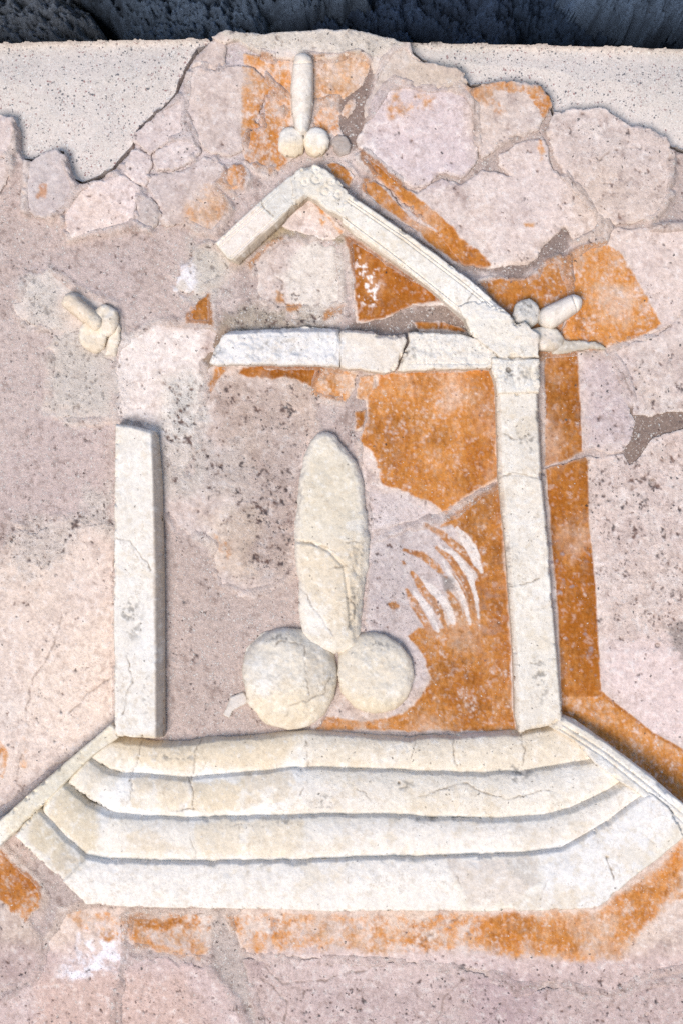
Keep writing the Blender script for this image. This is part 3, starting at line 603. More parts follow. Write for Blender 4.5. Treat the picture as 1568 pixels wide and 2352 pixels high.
rock([(1150, -200), (1840, -200), (1840, -60), (1700, 260), (1130, 260)], .24, 4, '4a6080', .05)
rock([(1300, -120), (1620, -120), (1640, 20), (1500, 44), (1420, 26), (1330, -14)], .12, 5, '7890b0', .03)
plate('mortar_bed', [(-420, -300), (1990, -300), (1990, 400), (-420, 400)], -.30, rocks, M_RK, np.broadcast_to(rgb('14161a'), gu.shape + (3,)), AUXM, HM, base=-.4, step=40, jag=0, rough=.004)
seat(rocks, 784, 60)

# ------------------------------------------------------------------ the plastered wall
wall = thing('plaster_wall', 'patched ancient plaster wall of lilac and orange fragments set in mortar, carrying the stucco reliefs', 'wall', 0, 0)
TOP = [(-240, 105), (0, 103), (100, 100), (250, 97), (455, 93), (700, 90), (960, 103), (1100, 105), (1300, 109), (1568, 116), (1810, 122)]
ALBC = mix(np.broadcast_to(rgb('dbd1cb'), gu.shape + (3,)), np.broadcast_to(rgb('c8c1ba'), gu.shape + (3,)), .4 + .6 * N1 + .3 * N3) * (1 + .16 * WN)[..., None]
AUXC = A3(.85, .7, .5)
CL = [(-240, 103), (0, 103), (100, 100), (250, 97), (478, 93), (486, 100), (455, 118), (432, 150), (418, 180), (405, 215), (380, 245), (350, 268), (324, 292), (315, 310), (305, 338), (280, 364), (260, 388), (225, 408), (192, 420), (172, 412), (158, 392), (150, 350), (130, 352), (105, 352), (80, 368), (58, 366), (46, 345), (42, 300), (30, 275), (0, 275), (-240, 300)]
CR = [(925, 101), (960, 103), (1100, 105), (1300, 109), (1568, 116), (1810, 122), (1810, 420), (1575, 350), (1540, 340), (1520, 320), (1490, 305), (1440, 290), (1400, 262), (1270, 262), (1255, 215), (1160, 195), (1080, 200), (1060, 180), (990, 155), (950, 125)]
def cem(U, V, Dd): return .0090 * sstep(3, 46, Dd) + .0012 * samp(N5, U, V)
def cem_top(L): return lambda U, V, Dd: .0050 * sstep(6, 90, Dd) + .0014 * samp(N5, U, V)
FR = [  # outline, face height mm, tone tint, jag
 ([(-240, 268), (20, 265), (35, 282), (38, 300), (30, 340), (20, 358), (-240, 358)], 12, ('cdc0c4', .3), .8),
 ([(-240, 364), (22, 364), (20, 392), (8, 430), (-5, 446), (-240, 470)], 9, None, .8),
 ([(65, 372), (100, 348), (130, 343), (144, 350), (150, 375), (158, 395), (167, 420), (170, 440), (155, 470), (135, 490), (110, 502), (80, 498), (60, 480), (61, 440), (62, 400)], 13, ('c6bec2', .3), .5),
 ([(208, 418), (250, 405), (285, 400), (300, 412), (325, 430), (316, 460), (310, 500), (300, 518), (250, 530), (200, 538), (162, 548), (152, 525), (150, 490), (165, 460), (185, 436)], 12, None, .45),
 ([(326, 450), (345, 452), (362, 468), (368, 490), (362, 512), (345, 528), (322, 522), (314, 505), (318, 470)], 9, ('bcb2ac', .35), .5),
 ([(285, 375), (300, 345), (320, 338), (345, 355), (350, 380), (338, 400), (335, 428), (320, 424), (300, 410), (282, 395)], 10, None, .6),
 ([(435, 165), (450, 152), (500, 165), (530, 150), (560, 152), (585, 155), (610, 178), (628, 200), (612, 218), (600, 245), (590, 272), (600, 290), (575, 300), (558, 345), (530, 358), (490, 352), (465, 342), (450, 316), (436, 290), (430, 250), (434, 210)], 10.5, None, .5),
 ([(310, 302), (330, 285), (375, 252), (415, 226), (425, 250), (422, 275), (428, 300), (436, 310), (400, 318), (370, 330), (350, 350), (325, 336), (310, 322)], 12, None, .7),
 ([(358, 345), (380, 328), (400, 320), (440, 318), (452, 332), (460, 350), (438, 368), (410, 384), (380, 390), (358, 388), (355, 368)], 12.5, None, .7),
 ([(340, 400), (405, 392), (440, 378), (465, 356), (500, 370), (512, 385), (508, 414), (490, 430), (512, 450), (528, 480), (510, 515), (490, 538), (455, 525), (430, 508), (400, 510), (372, 515), (372, 475), (350, 450), (338, 432)], 9, None, .9),
 ([(518, 390), (540, 374), (560, 390), (570, 410), (555, 430), (535, 438), (518, 430), (512, 410)], 10, None, .6),
 ([(480, 98), (500, 85), (518, 95), (520, 120), (520, 142), (500, 158), (455, 148), (440, 148), (460, 120)], 9, None, .5),
 ([(560, 122), (600, 128), (640, 138), (690, 140), (690, 300), (668, 300), (640, 205), (622, 195), (604, 172), (585, 150), (560, 146)], 7, None, .3),
 ([(640, 208), (670, 225), (690, 250), (690, 345), (660, 370), (640, 385), (615, 398), (590, 386), (560, 362), (558, 340), (572, 304), (604, 290), (598, 268), (612, 232)], 8, None, .5),
 ([(700, 138), (780, 136), (822, 124), (848, 150), (842, 172), (830, 195), (806, 214), (790, 225), (760, 224), (722, 238), (700, 300)], 8, None, .5),
 ([(725, 248), (750, 238), (775, 242), (785, 262), (780, 290), (788, 310), (770, 320), (750, 312), (725, 310), (710, 280)], 7.5, None, .6),
 ([(786, 252), (800, 228), (814, 222), (818, 236), (810, 255), (796, 270), (788, 264)], 7.5, None, .5),
 ([(487, 84), (520, 66), (560, 72), (610, 74), (660, 70), (740, 66), (800, 66), (860, 76), (905, 86), (938, 98), (900, 118), (880, 140), (858, 168), (845, 132), (822, 120), (780, 130), (730, 132), (700, 125), (670, 135), (640, 130), (600, 120), (570, 105), (545, 90), (520, 98), (495, 92)], 13, ('cdc6bc', .3), .35),
 ([(905, 112), (935, 103), (946, 125), (990, 145), (1040, 152), (1066, 167), (1072, 182), (1050, 196), (1000, 202), (960, 202), (928, 190), (905, 182), (880, 202), (862, 232), (842, 268), (838, 240), (862, 180), (885, 140)], 12, ('cdbfae', .3), .7),
 ([(835, 290), (868, 240), (890, 204), (930, 196), (990, 208), (1035, 204), (1065, 215), (1084, 245), (1092, 260), (1090, 330), (1096, 352), (1092, 370), (1072, 398), (1055, 405), (1040, 394), (1010, 398), (985, 420), (955, 430), (920, 414), (880, 380), (845, 352), (824, 335), (820, 310)], 11, None, .5),
 ([(1072, 202), (1100, 192), (1140, 182), (1165, 186), (1200, 190), (1240, 197), (1260, 220), (1264, 245), (1254, 265), (1240, 285), (1234, 300), (1195, 308), (1150, 328), (1115, 356), (1102, 362), (1098, 335), (1094, 270), (1094, 245), (1074, 225)], 11.5, None, .6),
 ([(1278, 256), (1340, 250), (1390, 250), (1420, 268), (1450, 287), (1500, 297), (1530, 312), (1540, 340), (1540, 400), (1535, 450), (1522, 470), (1500, 500), (1460, 512), (1410, 508), (1382, 512), (1360, 480), (1335, 442), (1295, 400), (1275, 370), (1266, 330), (1254, 300), (1262, 285)], 11, None, .6),
 ([(955, 445), (1010, 410), (1060, 420), (1105, 388), (1135, 394), (1176, 404), (1146, 378), (1144, 352), (1200, 325), (1246, 312), (1260, 345), (1268, 385), (1298, 412), (1340, 460), (1368, 492), (1380, 515), (1368, 535), (1350, 545), (1320, 550), (1296, 518), (1280, 535), (1250, 562), (1230, 590), (1212, 604), (1150, 612), (1120, 618), (1062, 606), (1022, 560), (985, 526), (960, 508), (945, 480), (905, 440), (858, 402), (826, 365), (828, 340), (862, 366), (900, 405), (935, 432)], 10, None, .45),
 ([(838, 418), (862, 414), (895, 440), (925, 474), (985, 505), (1035, 548), (1064, 600), (1040, 610), (980, 560), (900, 505), (850, 465), (830, 440)], 9, None, .5),
 ([(745, 375), (765, 368), (792, 380), (812, 408), (802, 428), (780, 425), (760, 400)], 8, None, .5),
 ([(1104, 650), (1142, 638), (1190, 642), (1230, 630), (1236, 606), (1270, 590), (1292, 600), (1300, 640), (1308, 668), (1300, 700), (1290, 760), (1190, 745), (1165, 722)], 8, None, .4),
 ([(1306, 592), (1340, 570), (1386, 552), (1396, 522), (1440, 524), (1500, 524), (1810, 500), (1810, 700), (1570, 716), (1530, 748), (1500, 764), (1440, 780), (1395, 798), (1330, 806), (1290, 780), (1302, 700), (1314, 668), (1304, 630)], 8.5, None, .6),
 ([(1240, 815), (1330, 808), (1388, 803), (1420, 850), (1440, 900), (1446, 945), (1460, 968), (1448, 1010), (1430, 1035), (1390, 1042), (1362, 1028), (1340, 1036), (1300, 1056), (1245, 1068)], 7, None, .35),
 ([(1398, 802), (1440, 790), (1500, 768), (1534, 752), (1572, 722), (1810, 708), (1810, 930), (1530, 945), (1490, 958), (1458, 952), (1450, 900), (1430, 845)], 8, None, .8),
 ([(1245, 1078), (1300, 1064), (1346, 1046), (1388, 1050), (1432, 1044), (1446, 1072), (1472, 1046), (1500, 1006), (1568, 985), (1810, 970), (1810, 2230), (1568, 2220), (1480, 2240), (1440, 2262), (1400, 2280), (1340, 2272), (1290, 2255), (1180, 2262), (1150, 2240), (1080, 2225), (900, 2205), (700, 2200), (560, 2196), (524, 2100), (700, 2000), (1240, 1980), (1240, 1500)], 7, None, .35),
 ([(300, 2098), (492, 2100), (490, 2160), (478, 2205), (400, 2196), (300, 2172), (294, 2140)], 6, None, .4),
 ([(146, 2092), (200, 2080), (286, 2090), (288, 2140), (288, 2200), (262, 2285), (264, 2460), (-240, 2560), (-240, 2310), (0, 2300), (62, 2266), (100, 2232), (104, 2160), (130, 2130)], 6, None, .7),
 ([(-240, 1880), (-60, 1900), (0, 1942), (40, 1980), (90, 2030), (102, 2060), (92, 2090), (58, 2120), (90, 2160), (88, 2225), (50, 2255), (-240, 2300)], 6.5, None, .6),
 ([(272, 2290), (300, 2205), (400, 2210), (480, 2230), (540, 2300), (590, 2400), (600, 2560), (272, 2560)], 5.5, None, .8),
 ([(560, 2205), (700, 2206), (900, 2212), (1080, 2235), (1160, 2262), (1180, 2280), (1290, 2268), (1340, 2290), (1400, 2298), (1440, 2280), (1480, 2262), (1568, 2250), (1810, 2240), (1810, 2560), (640, 2560), (600, 2340)], 6.5, None, .6),
 # lower left of the wall
 ([(-240, 1300), (0, 1290), (40, 1210), (90, 1230), (120, 1190), (190, 1190), (264, 1220), (270, 1680), (200, 1712), (100, 1790), (0, 1870), (-240, 1960)], 6, None, .9),
 ([(45, 685), (52, 650), (80, 628), (115, 616), (145, 640), (170, 660), (262, 700), (282, 780), (268, 830), (235, 810), (150, 770), (110, 760), (60, 745), (40, 715)], 6, ('ddd3ca', .45), 1.0),
 ([(120, 775), (200, 770), (262, 830), (278, 900), (262, 960), (238, 966), (190, 974), (150, 960), (110, 940), (116, 850)], 5, ('dfd4ca', .45), .9),
 ([(268, 800), (355, 740), (440, 745), (494, 748), (488, 800), (466, 840), (470, 870), (462, 960), (440, 1060), (400, 1100), (352, 1000), (262, 962), (264, 880)], 5, None, .6),
 ([(425, 742), (452, 690), (484, 670), (490, 746)], 5.5, None, .3),
 ([(395, 640), (440, 590), (480, 560), (520, 580), (545, 604), (510, 640), (470, 660), (430, 690)], 5, ('cfc8c0', .4), 1.1),
 # inside the niche
 ([(482, 838), (760, 838), (722, 890), (720, 960), (730, 990), (700, 1060), (690, 1300), (640, 1350), (560, 1370), (505, 1340), (490, 1250), (410, 1215), (372, 1180), (366, 1040), (440, 1100), (462, 1000), (470, 900)], 4.5, None, .9),
 ([(740, 842), (822, 856), (812, 890), (796, 920), (740, 916), (718, 904), (730, 870)], 6.5, None, .4),
 ([(824, 864), (862, 860), (856, 890), (838, 916), (820, 912)], 6.5, None, .4),
 ([(814, 946), (840, 940), (836, 984), (816, 988)], 6, None, .3),
 ([(864, 852), (1000, 846), (1150, 840), (1160, 1092), (1100, 1122), (1050, 1156), (1022, 1176), (940, 1198), (850, 1222), (840, 1130), (832, 1080), (826, 1010), (846, 960), (840, 915), (856, 890)], 6.5, None, .35),
 ([(1036, 1186), (1060, 1166), (1106, 1130), (1160, 1104), (1200, 1300), (1220, 1690), (715, 1690), (740, 1640), (840, 1500), (836, 1440), (848, 1240), (940, 1212)], 6, None, .35),
 # inside the pediment
 ([(636, 510), (700, 452), (712, 452), (796, 528), (770, 545), (740, 550), (690, 535), (650, 520)], 6, None, .4),
 ([(575, 600), (640, 550), (690, 545), (700, 556), (770, 560), (780, 600), (786, 660), (784, 690), (762, 722), (700, 720), (640, 710), (600, 690), (590, 640)], 6, None, .6),
 ([(798, 545), (830, 556), (950, 640), (1030, 700), (950, 702), (880, 730), (820, 742), (812, 660)], 8, None, .4),
 ([(945, 735), (1020, 738), (1095, 770), (960, 764)], 7, None, .5),
 ([(660, 712), (690, 708), (790, 698), (788, 722), (730, 745), (660, 740)], 6, None, .8),
]
# mortar smeared over many of the joints, up to the level of the pieces beside them
def face_mm(hh): return 1.2 + (hh - 4) * (.62 if hh >= 9 else .40)
JD = np.full(gu.shape, 99, np.float32); JH = np.zeros(gu.shape, np.float32)
for P_, hh, tn, jg in FR:
    s = box(P_, 24); d_ = np.abs(sdpoly(gu[s], gv[s], P_)); n_ = d_ < JD[s]
    JD[s] = np.where(n_, d_, JD[s]); JH[s] = np.where(n_, np.maximum(JH[s] * (JD[s] < 20), face_mm(hh)), JH[s])
keep_dark = np.zeros(gu.shape, np.float32)
for P_ in ([(1060, 620), (1200, 640), (1340, 530), (1290, 500), (1060, 590)], [(1420, 930), (1640, 930), (1640, 990), (1500, 1100), (1380, 1080)], [(790, 700), (1110, 700), (1110, 775), (790, 775)], [(800, 130), (860, 160), (835, 300), (770, 330)], [(1040, 430), (1110, 350), (1240, 300), (1250, 320), (1080, 430)], [(850, 1240), (1140, 1110), (1140, 1090), (850, 1215)], [(1245, 1090), (1245, 1050), (1380, 1030), (1380, 1060)], [(790, 850), (860, 850), (850, 1010), (790, 1010)]):
    s, m = region(P_, 8, .5, 0, 20); keep_dark[s] = np.maximum(keep_dark[s], m)
sm = sstep(17, 5, JD + 5 * N6) * sstep(-.16, .10, N2 + .5 * N1 + .12) * (1 - keep_dark)
HM += sm * (JH / 1000 + .0006 + .0010 * N6)
ALBM = ALBM + (ALBP * .97 - ALBM) * (sm * .8)[..., None]
# level of the mortar: lower in the big infills, sloping up to meet the plaster elsewhere
for P_ in (CL, CR):
    s, m = region([(x, y - (90 if y < 125 and abs(y - np.interp(x, [q_[0] for q_ in TOP], [q_[1] for q_ in TOP])) < 7 else 0)) for x, y in P_], 5, .3, 0, 30); HM[s] -= .024 * m
plate('mortar_bed', TOP + [(1810, 2560), (-240, 2560)], .0, wall, M_MO, ALBM, AUXM, HM, base=-.10, step=3.6, jag=.12, rough=.0011)
plate('cement_band', CL, -.0125, wall, M_CE, ALBC, AUXC, HP * 0, base=-.09, jag=.15, shape=cem_top(0), bevel=3, rough=.0006, chips=.003)
plate('cement_band', CR, -.0125, wall, M_CE, ALBC, AUXC, HP * 0, base=-.09, jag=.15, shape=cem_top(0), bevel=3, rough=.0006, chips=.003)

for i, (P, hh, tn, jg) in enumerate(FR):
    soft_ = hh <= 6; hh = face_mm(hh)
    small = max(p[0] for p in P) - min(p[0] for p in P) < 200
    plate('plaster_fragment', P, hh / 1000, wall, M_PL, step=2.3 if small else 2.5, jag=jg * (2.2 if soft_ else 1.5), tint=tn, rim=('dfd3ca', .35, 5), inset=-1.0, seed=i, bevel=5 if soft_ else 3.5, bev_h=hh / 1000 * (.95 if soft_ else .45), rough=.0011, chips=.002,
          tonevar=.08 * math.sin(i * 2.7))
# loose grey pebble bedded in the mortar beside the top relief
plate('pebble', [(762, 316), (775, 308), (795, 312), (806, 330), (802, 350), (780, 356), (764, 342)], .004, wall, M_PL, tint=('a1968e', .7), jag=.6, shape=ball(784, 332, 26, 26, .006))
seat(wall, 784, 2500)

# ------------------------------------------------------------------ the temple-front relief
SK = dict(material=M_ST, alb=ALBS, aux=AUXS)
def HSf(U, V, Dd): return -.001 * samp(CRS, U, V)
HS = (-.0010 * CRS + HS0).astype(np.float32); 

temple = thing('temple_relief', 'white stucco relief of a small gabled temple front with two pilasters on a four-step base', 'relief', 0, 0)
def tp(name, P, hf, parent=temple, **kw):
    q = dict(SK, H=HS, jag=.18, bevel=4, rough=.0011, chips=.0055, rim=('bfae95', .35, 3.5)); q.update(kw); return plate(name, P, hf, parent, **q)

# gable: short left cornice, ornamented ridge piece, long right cornice
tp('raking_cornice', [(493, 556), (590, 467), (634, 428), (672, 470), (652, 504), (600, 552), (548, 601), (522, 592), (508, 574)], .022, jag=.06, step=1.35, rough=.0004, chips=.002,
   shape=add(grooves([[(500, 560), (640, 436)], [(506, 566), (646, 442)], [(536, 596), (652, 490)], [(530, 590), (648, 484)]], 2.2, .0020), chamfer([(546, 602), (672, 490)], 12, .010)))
tp('raking_cornice', [(590, 468), (664, 403), (690, 405), (706, 450), (672, 482), (634, 514)], .0215, jag=.12, shape=chamfer([(634, 516), (706, 452)], 9, .008), base=.0)
def rosettes(U, V, Dd):
    h = .0012 * samp(N3, U, V)
    for cx, cy, R_ in ((727, 410, 17), (748, 436, 18), (700, 418, 13), (760, 418, 12), (726, 390, 12), (775, 446, 13)):
        r = np.hypot(U - cx, V - cy) / R_; r = r + .25 * samp(N6, U * 1.6, V * 1.6); h = h + .0014 * np.cos(r * 6.0) * sstep(1.3, .6, r)
    return h
tp('ridge_piece', [(664, 404), (690, 384), (722, 374), (750, 388), (778, 412), (800, 442), (790, 500), (760, 486), (730, 464), (708, 450), (688, 466), (668, 476), (672, 430)], .024, jag=.4, shape=rosettes, base=.0)
A_, B_ = (792, 438), (1186, 742)
def par(o, t0=0., t1=1.):
    dx, dy = B_[0] - A_[0], B_[1] - A_[1]; n = math.hypot(dx, dy); nx, ny = -dy / n, dx / n
    return [(A_[0] + dx * t0 + nx * o, A_[1] + dy * t0 + ny * o), (A_[0] + dx * t1 + nx * o, A_[1] + dy * t1 + ny * o)]
tp('raking_cornice', [(796, 440), (850, 476), (930, 532), (1000, 582), (1080, 642), (1172, 722), (1090, 752), (1050, 716), (980, 655), (900, 598), (820, 540), (786, 508), (782, 470)], .024, jag=.08, step=1.35, rough=.0004, chips=.003,
   shape=add(grooves([[(800, 456), (932, 546), (1076, 656), (1164, 730)], [(798, 462), (928, 552), (1072, 662), (1160, 736)], [(790, 498), (900, 580), (1050, 700)], [(788, 506), (898, 588), (1050, 710)]], 2.4, .0024),
             chamfer([(784, 510), (900, 600), (1090, 756)], 7, .006)))
tp('cornice_corner', [(1050, 704), (1076, 690), (1120, 690), (1172, 722), (1188, 744), (1206, 738), (1240, 770), (1238, 822), (1150, 822), (1108, 790), (1080, 762)], .027, jag=.5, rough=.0022, base=0)
# entablature in three pieces
tp('entablature_block', [(512, 770), (530, 757), (600, 753), (700, 748), (778, 752), (785, 790), (780, 842), (700, 838), (600, 836), (496, 838), (480, 832), (492, 800)], .020, jag=.35, rough=.0016,
   shape=add(chamfer([(512, 758), (600, 752), (778, 750)], 12, .009), lambda U, V, Dd: .0042 * samp(N6, U, V) + .0015 * samp(N3, U, V)))
tp('entablature_block', [(782, 756), (800, 754), (855, 760), (872, 768), (930, 766), (934, 784), (924, 812), (905, 852), (880, 856), (830, 848), (782, 844)], .022, jag=.5, rough=.0012, shape=chamfer([(782, 754), (940, 764)], 8, .008))
tp('entablature_block', [(938, 762), (960, 762), (1050, 765), (1104, 778), (1130, 800), (1146, 816), (1126, 845), (1000, 848), (912, 852), (926, 812), (940, 786)], .023, jag=.3, rough=.0018,
   shape=add(grooves([[(936, 834), (1120, 834)]], 3, .0018), lambda U, V, Dd: .0036 * samp(N6, U, V) + .0015 * samp(N3, U, V)))
# right pilaster with carved capital
pil = tp('pilaster', [(1140, 902), (1236, 900), (1246, 1100), (1262, 1250), (1272, 1400), (1281, 1500), (1293, 1650), (1270, 1668), (1192, 1684), (1184, 1650), (1180, 1500), (1162, 1250), (1146, 1100)], .024, jag=.12, base=0,
         shape=add(chamfer([(1140, 902), (1146, 1100), (1162, 1250), (1180, 1500), (1186, 1690)], 9, .006), chamfer([(1238, 900), (1248, 1100), (1264, 1250), (1283, 1500), (1296, 1650)], 9, .007), grooves([[(1150, 1088), (1246, 1096)]], 2.5, .001)))
def leaves(U, V, Dd):
    f = sstep(902, 884, V) * sstep(822, 838, V)
    w_ = 6 * samp(N6, U, V); return f * (.0035 * np.abs(np.sin((U - 1140 + w_) / 13.5 + .25 * np.sin((V - 830) / 17))) ** .7 - .0045 * np.clip(samp(N6, U * 1.3, V) + .2 * samp(N3, U, V), 0, 1) - .0018)
tp('capital', [(1128, 822), (1150, 818), (1237, 824), (1240, 860), (1238, 902), (1140, 906), (1138, 880), (1128, 850)], .0275, pil, jag=.25, rough=.0016, base=0, shape=add(leaves, chamfer([(1136, 908), (1240, 904)], 6, .006)))
# left pilaster, a plain restored shaft with a slanting right flank
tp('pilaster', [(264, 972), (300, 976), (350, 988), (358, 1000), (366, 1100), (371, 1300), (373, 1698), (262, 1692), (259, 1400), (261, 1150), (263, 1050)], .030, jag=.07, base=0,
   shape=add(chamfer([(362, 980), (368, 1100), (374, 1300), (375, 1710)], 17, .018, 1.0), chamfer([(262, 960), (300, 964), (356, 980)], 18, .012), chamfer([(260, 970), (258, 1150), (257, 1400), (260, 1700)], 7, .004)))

# stepped base
base_ = temple
L1 = [(252, 1694), (300, 1700), (355, 1708), (430, 1708), (470, 1700), (560, 1697), (640, 1688), (700, 1682), (760, 1686), (850, 1692), (940, 1696), (1060, 1690), (1190, 1682), (1250, 1672), (1300, 1660)]
L2 = [(203, 1738), (216, 1750), (238, 1765), (270, 1774), (350, 1782), (440, 1788), (500, 1782), (640, 1768), (720, 1764), (800, 1766), (950, 1772), (1090, 1776), (1200, 1773), (1290, 1758), (1384, 1740)]
L3 = [(142, 1794), (168, 1812), (202, 1846), (245, 1866), (330, 1877), (440, 1882), (600, 1876), (700, 1874), (900, 1874), (1000, 1880), (1150, 1882), (1250, 1874), (1310, 1858), (1400, 1816), (1436, 1790)]
L4 = [(84, 1858), (110, 1883), (150, 1928), (197, 1970), (240, 1978), (440, 1984), (700, 1980), (900, 1972), (1010, 1972), (1100, 1968), (1200, 1964), (1290, 1954), (1330, 1930), (1400, 1888), (1492, 1818)]
def off(L, dy): return [(x, y + dy) for x, y in L]
tp('stair_cheek', [(250, 1668), (268, 1680), (268, 1700), (214, 1738), (152, 1798), (90, 1862), (26, 1926), (-60, 1990), (-130, 2030), (-200, 2040), (-240, 2020), (-240, 2000), (-120, 1960), (0, 1884), (60, 1830), (150, 1752)], .036, jag=.1, shape=add(lambda U, V, Dd: -.010 + .018 * sstep(1690, 1900, V), chamfer([(280, 1700), (214, 1742), (90, 1866), (0, 1950)], 6, .010)), base=0)
tp('stair_cheek', [(1284, 1650), (1302, 1650), (1326, 1658), (1400, 1712), (1500, 1786), (1568, 1846), (1810, 2030), (1810, 2090), (1700, 2030), (1560, 1916), (1488, 1838), (1422, 1796), (1368, 1756), (1320, 1706), (1262, 1672)], .034, jag=.2, shape=add(lambda U, V, Dd: -.010 + .019 * sstep(1670, 1850, V), chamfer([(1300, 1646), (1400, 1704), (1500, 1780), (1600, 1860)], 9, .008), grooves([[(1296, 1668), (1390, 1728), (1480, 1796), (1560, 1862), (1700, 1975)], [(1290, 1678), (1384, 1738), (1472, 1806), (1552, 1874), (1690, 1990)]], 3.2, .0024)), base=0)
def lip(L, dy=0, w_=9, dr=.0085): return lambda U, V, Dd: -dr * np.clip(1 - dline(U, V, off(L, dy))[0] / (w_ * (1 + .5 * sstep(300, 560, np.abs(U - 760)) + .7 * samp(N2, U, V) + .35 * samp(N6, U, V))), 0, 1) ** .9
def bow(La, Lb, a=.0060):
    def f(U, V, Dd):
        va = np.interp(U, *zip(*La)); vb = np.interp(U, *zip(*Lb)); t = np.clip((V - va) / (vb - va), 0, 1); return -a * np.abs(2 * t - 1.15) ** 2.4
    return f
L5 = [(30, 1990), (140, 2040), (200, 2094), (1370, 2100), (1450, 2030), (1562, 1920)]
tp('step', L1 + [(1340, 1690), (1384, 1750), (1290, 1800), (300, 1800), (203, 1745), (230, 1715)], .020, jag=.22, base=0, shape=add(lip(L1, -1), bow(L1, L2)))
tp('step', L2 + [(1440, 1800), (1310, 1885), (300, 1895), (150, 1805), (170, 1778)], .029, jag=.22, base=0, shape=add(lip(L2, -1), bow(L2, L3)))
tp('step', L3 + [(1490, 1822), (1400, 1910), (1300, 1985), (300, 2005), (180, 1975), (90, 1870), (110, 1830)], .0385, jag=.22, base=0, shape=add(lip(L3, -1), bow(L3, L4)))
bl = tp('step', L4 + [(1535, 1856), (1562, 1900), (1575, 1925), (1520, 1972), (1452, 2020), (1402, 2070), (1372, 2088), (1300, 2094), (1120, 2097), (900, 2096), (780, 2098), (600, 2092), (290, 2086), (196, 2080), (140, 2024), (30, 1926), (60, 1886)], .048, jag=.2, base=0,
   shape=add(lip(L4, -1, 6, .006), bow(L4, L5, .004), lambda U, V, Dd: -.003 * sstep(3, -3, (U - 150) + (V - 2018) * .96), grooves([[(197, 1972), (150, 2020)]], 3, .002), lambda U, V, Dd: .0012 * samp(N5, U, V)))
seat(temple, 784, 2090)

# ------------------------------------------------------------------ the four phallic reliefs
def relief(label, u, v): return thing('phallic_relief', label, 'relief', u, v, None)
r0 = relief('large cream stucco phallic relief standing in the middle of the temple niche', 760, 1640)
SH = [(730, 996), (745, 990), (768, 998), (792, 1030), (815, 1056), (830, 1090), (838, 1140), (842, 1190), (848, 1240), (847, 1300), (840, 1350), (832, 1400), (830, 1450), (824, 1490), (770, 1502), (700, 1484), (692, 1450), (688, 1400), (686, 1340), (677, 1290), (675, 1250), (679, 1180), (686, 1110), (698, 1050), (714, 1015)]
def shaft_shape(U, V, Dd):
    h = .0155 * np.sqrt(np.clip((Dd / 46) * (2 - np.minimum(Dd / 46, 1)), 0, 1))
    h = h + .0030 * samp(N2, U, V) + .0022 * samp(N6, U, V)
    cap_ = .0110 + .0015 * samp(N5, U, V); h = np.where(h > cap_, cap_ + (h - cap_) * .35, h)
    d, t = dline(U, V, [(676, 1242), (722, 1248), (756, 1264), (790, 1300), (800, 1370), (806, 1440)])
    return h - .0030 * sstep(7, 0, d) - .0050 * sstep(800, 830, U + samp(N3, U, V) * 20) * sstep(1220, 1260, V)
tp('shaft', SH, .0035, r0, jag=.5, bevel=4, bev_h=.001, rim=('ebe4da', .8, 20), shape=shaft_shape, base=0, rough=.0008)
tp('testicle', [(555, 1540), (566, 1490), (600, 1455), (650, 1443), (700, 1446), (745, 1465), (768, 1500), (776, 1550), (768, 1600), (745, 1640), (710, 1668), (660, 1676), (610, 1660), (570, 1615)], .0025, r0, jag=.35, bevel=4, bev_h=.001, shape=ball(664, 1560, 114, 119, .040, .0026), base=0)
tp('testicle', [(778, 1500), (800, 1466), (840, 1452), (885, 1456), (920, 1480), (945, 1515), (950, 1555), (938, 1600), (905, 1630), (860, 1638), (815, 1625), (784, 1590), (774, 1545)], .0025, r0, jag=.35, bevel=4, bev_h=.001, shape=ball(862, 1546, 93, 97, .034, .0026), base=0)
tp('spill', [(512, 1640), (530, 1600), (560, 1590), (575, 1615), (560, 1622), (540, 1630), (524, 1652)], .004, r0, jag=.5, tint=('cfc5c0', .6))
seat(r0, 760, 1640)
def capsule(a, b, ra, rb, n=10):
    ang = math.atan2(b[1] - a[1], b[0] - a[0]); P = []
    for i in range(n + 1): t = ang + math.pi / 2 + math.pi * i / n; P.append((a[0] + ra * math.cos(t), a[1] + ra * math.sin(t)))
    for i in range(n + 1): t = ang - math.pi / 2 + math.pi * i / n; P.append((b[0] + rb * math.cos(t), b[1] + rb * math.sin(t)))
    return P
def circ(cx, cy, rx, ry, n=22, tilt=0): return [(cx + rx * math.cos(2 * math.pi * i / n), cy + ry * math.sin(2 * math.pi * i / n)) for i in range(n)]
r1 = relief('small slender stucco phallic relief above the peak of the gable, pointing straight up', 696, 350)
tp('shaft', [(676, 128), (690, 121), (704, 123), (716, 132), (720, 150), (720, 200), (719, 240), (714, 275), (706, 305), (690, 312), (678, 296), (670, 260), (667, 200), (672, 150)], .010, r1, jag=.06, bevel=5, bev_h=.0015, chips=.0015, base=0,
   shape=add(lambda U, V, Dd: .012 * np.sqrt(np.clip((Dd / 25) * (2 - np.minimum(Dd / 25, 1)), 0, 1)), grooves([[(668, 148), (694, 151), (722, 148)]], 3, .003)))
tp('testicle', [(640, 330), (642, 305), (655, 292), (675, 292), (692, 305), (700, 330), (695, 352), (680, 362), (655, 360), (643, 348)], .004, r1, jag=.35, bevel=5, bev_h=.0015, chips=.0015, shape=ball(669, 328, 36, 42, .018, .002), base=0)
tp('testicle', [(697, 330), (700, 308), (715, 296), (735, 294), (750, 305), (758, 325), (755, 342), (740, 356), (722, 360), (704, 352)], .004, r1, jag=.25, bevel=5, bev_h=.0015, chips=.0015, shape=ball(728, 326, 36, 38, .020, .0015), base=0)
seat(r1, 696, 350)
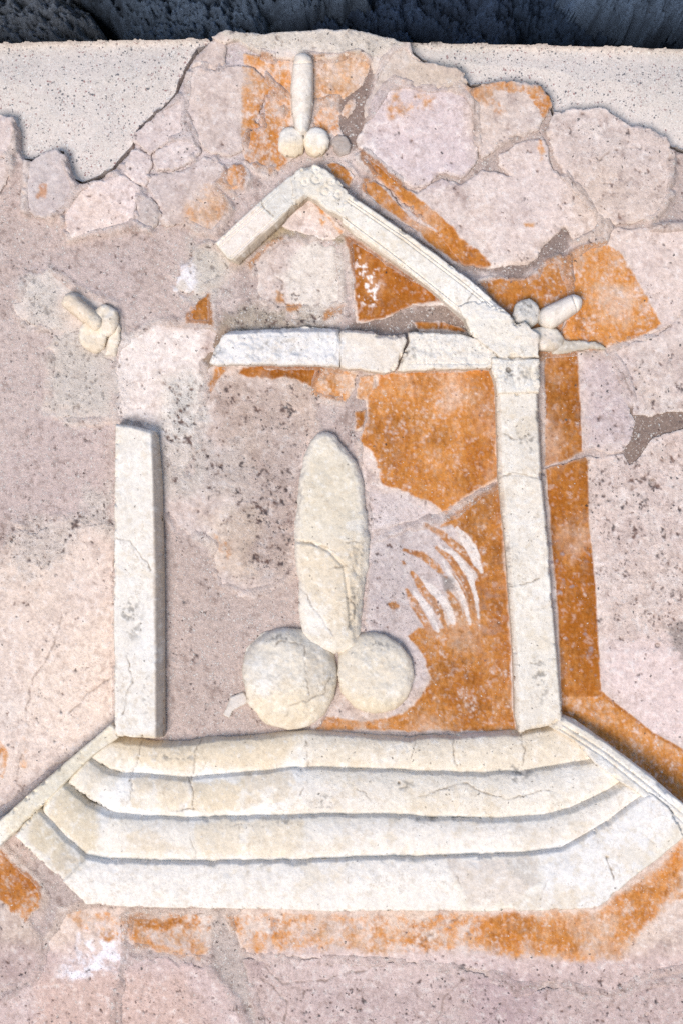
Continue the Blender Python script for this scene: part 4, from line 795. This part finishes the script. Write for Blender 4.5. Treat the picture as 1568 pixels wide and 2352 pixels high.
r2 = relief('small weathered phallic relief at the left of the temple, pointing up and left', 225, 780)
tp('shaft', capsule((163, 692), (222, 742), 21, 20), .010, r2, jag=.5, bevel=5, bev_h=.0015, chips=.0015, shape=lambda U, V, Dd: .001 * samp(N6, U, V) + .011 * np.sqrt(np.clip((Dd / 20) * (2 - np.minimum(Dd / 20, 1)), 0, 1)), base=0)
tp('testicle', circ(241, 738, 35, 38), .004, r2, jag=.6, bevel=5, bev_h=.0015, chips=.0015, shape=ball(241, 736, 40, 42, .020, .002), base=0)
tp('testicle', circ(215, 772, 35, 38), .004, r2, jag=.7, bevel=5, bev_h=.0015, chips=.0015, shape=ball(216, 770, 40, 42, .016, .003), base=0)
tp('mortar_skirt', [(255, 760), (268, 720), (276, 750), (274, 790), (262, 815), (240, 815)], .008, r2, jag=.5)
seat(r2, 225, 780)
r3 = relief('small phallic relief at the right gable corner, pointing up right over orange paint', 1220, 770)
tp('shaft', capsule((1262, 728), (1316, 697), 27, 22), .012, r3, jag=.08, bevel=5, bev_h=.0015, chips=.0015, base=0,
   shape=add(lambda U, V, Dd: .014 * np.sqrt(np.clip((Dd / 24) * (2 - np.minimum(Dd / 24, 1)), 0, 1)), grooves([[(1308, 672), (1312, 690), (1324, 716)]], 3, .004)))
tp('testicle', [(1176, 725), (1180, 700), (1195, 690), (1214, 686), (1232, 700), (1240, 715), (1236, 740), (1222, 752), (1196, 752), (1180, 745)], .009, r3, jag=.35, bevel=5, bev_h=.0015, chips=.0015, shape=ball(1208, 718, 38, 38, .018, .003), base=0)
tp('testicle', [(1214, 780), (1220, 756), (1245, 750), (1275, 756), (1296, 778), (1300, 800), (1270, 808), (1240, 806), (1222, 798)], .008, r3, jag=.3, bevel=5, bev_h=.0015, chips=.0015, shape=ball(1250, 778, 46, 34, .018, .002), base=0)
tp('broken_stub', [(1280, 770), (1300, 780), (1340, 782), (1380, 790), (1394, 800), (1360, 800), (1330, 804), (1300, 812), (1270, 812), (1262, 800)], .010, r3, jag=.5, bevel=6)
seat(r3, 1220, 770)
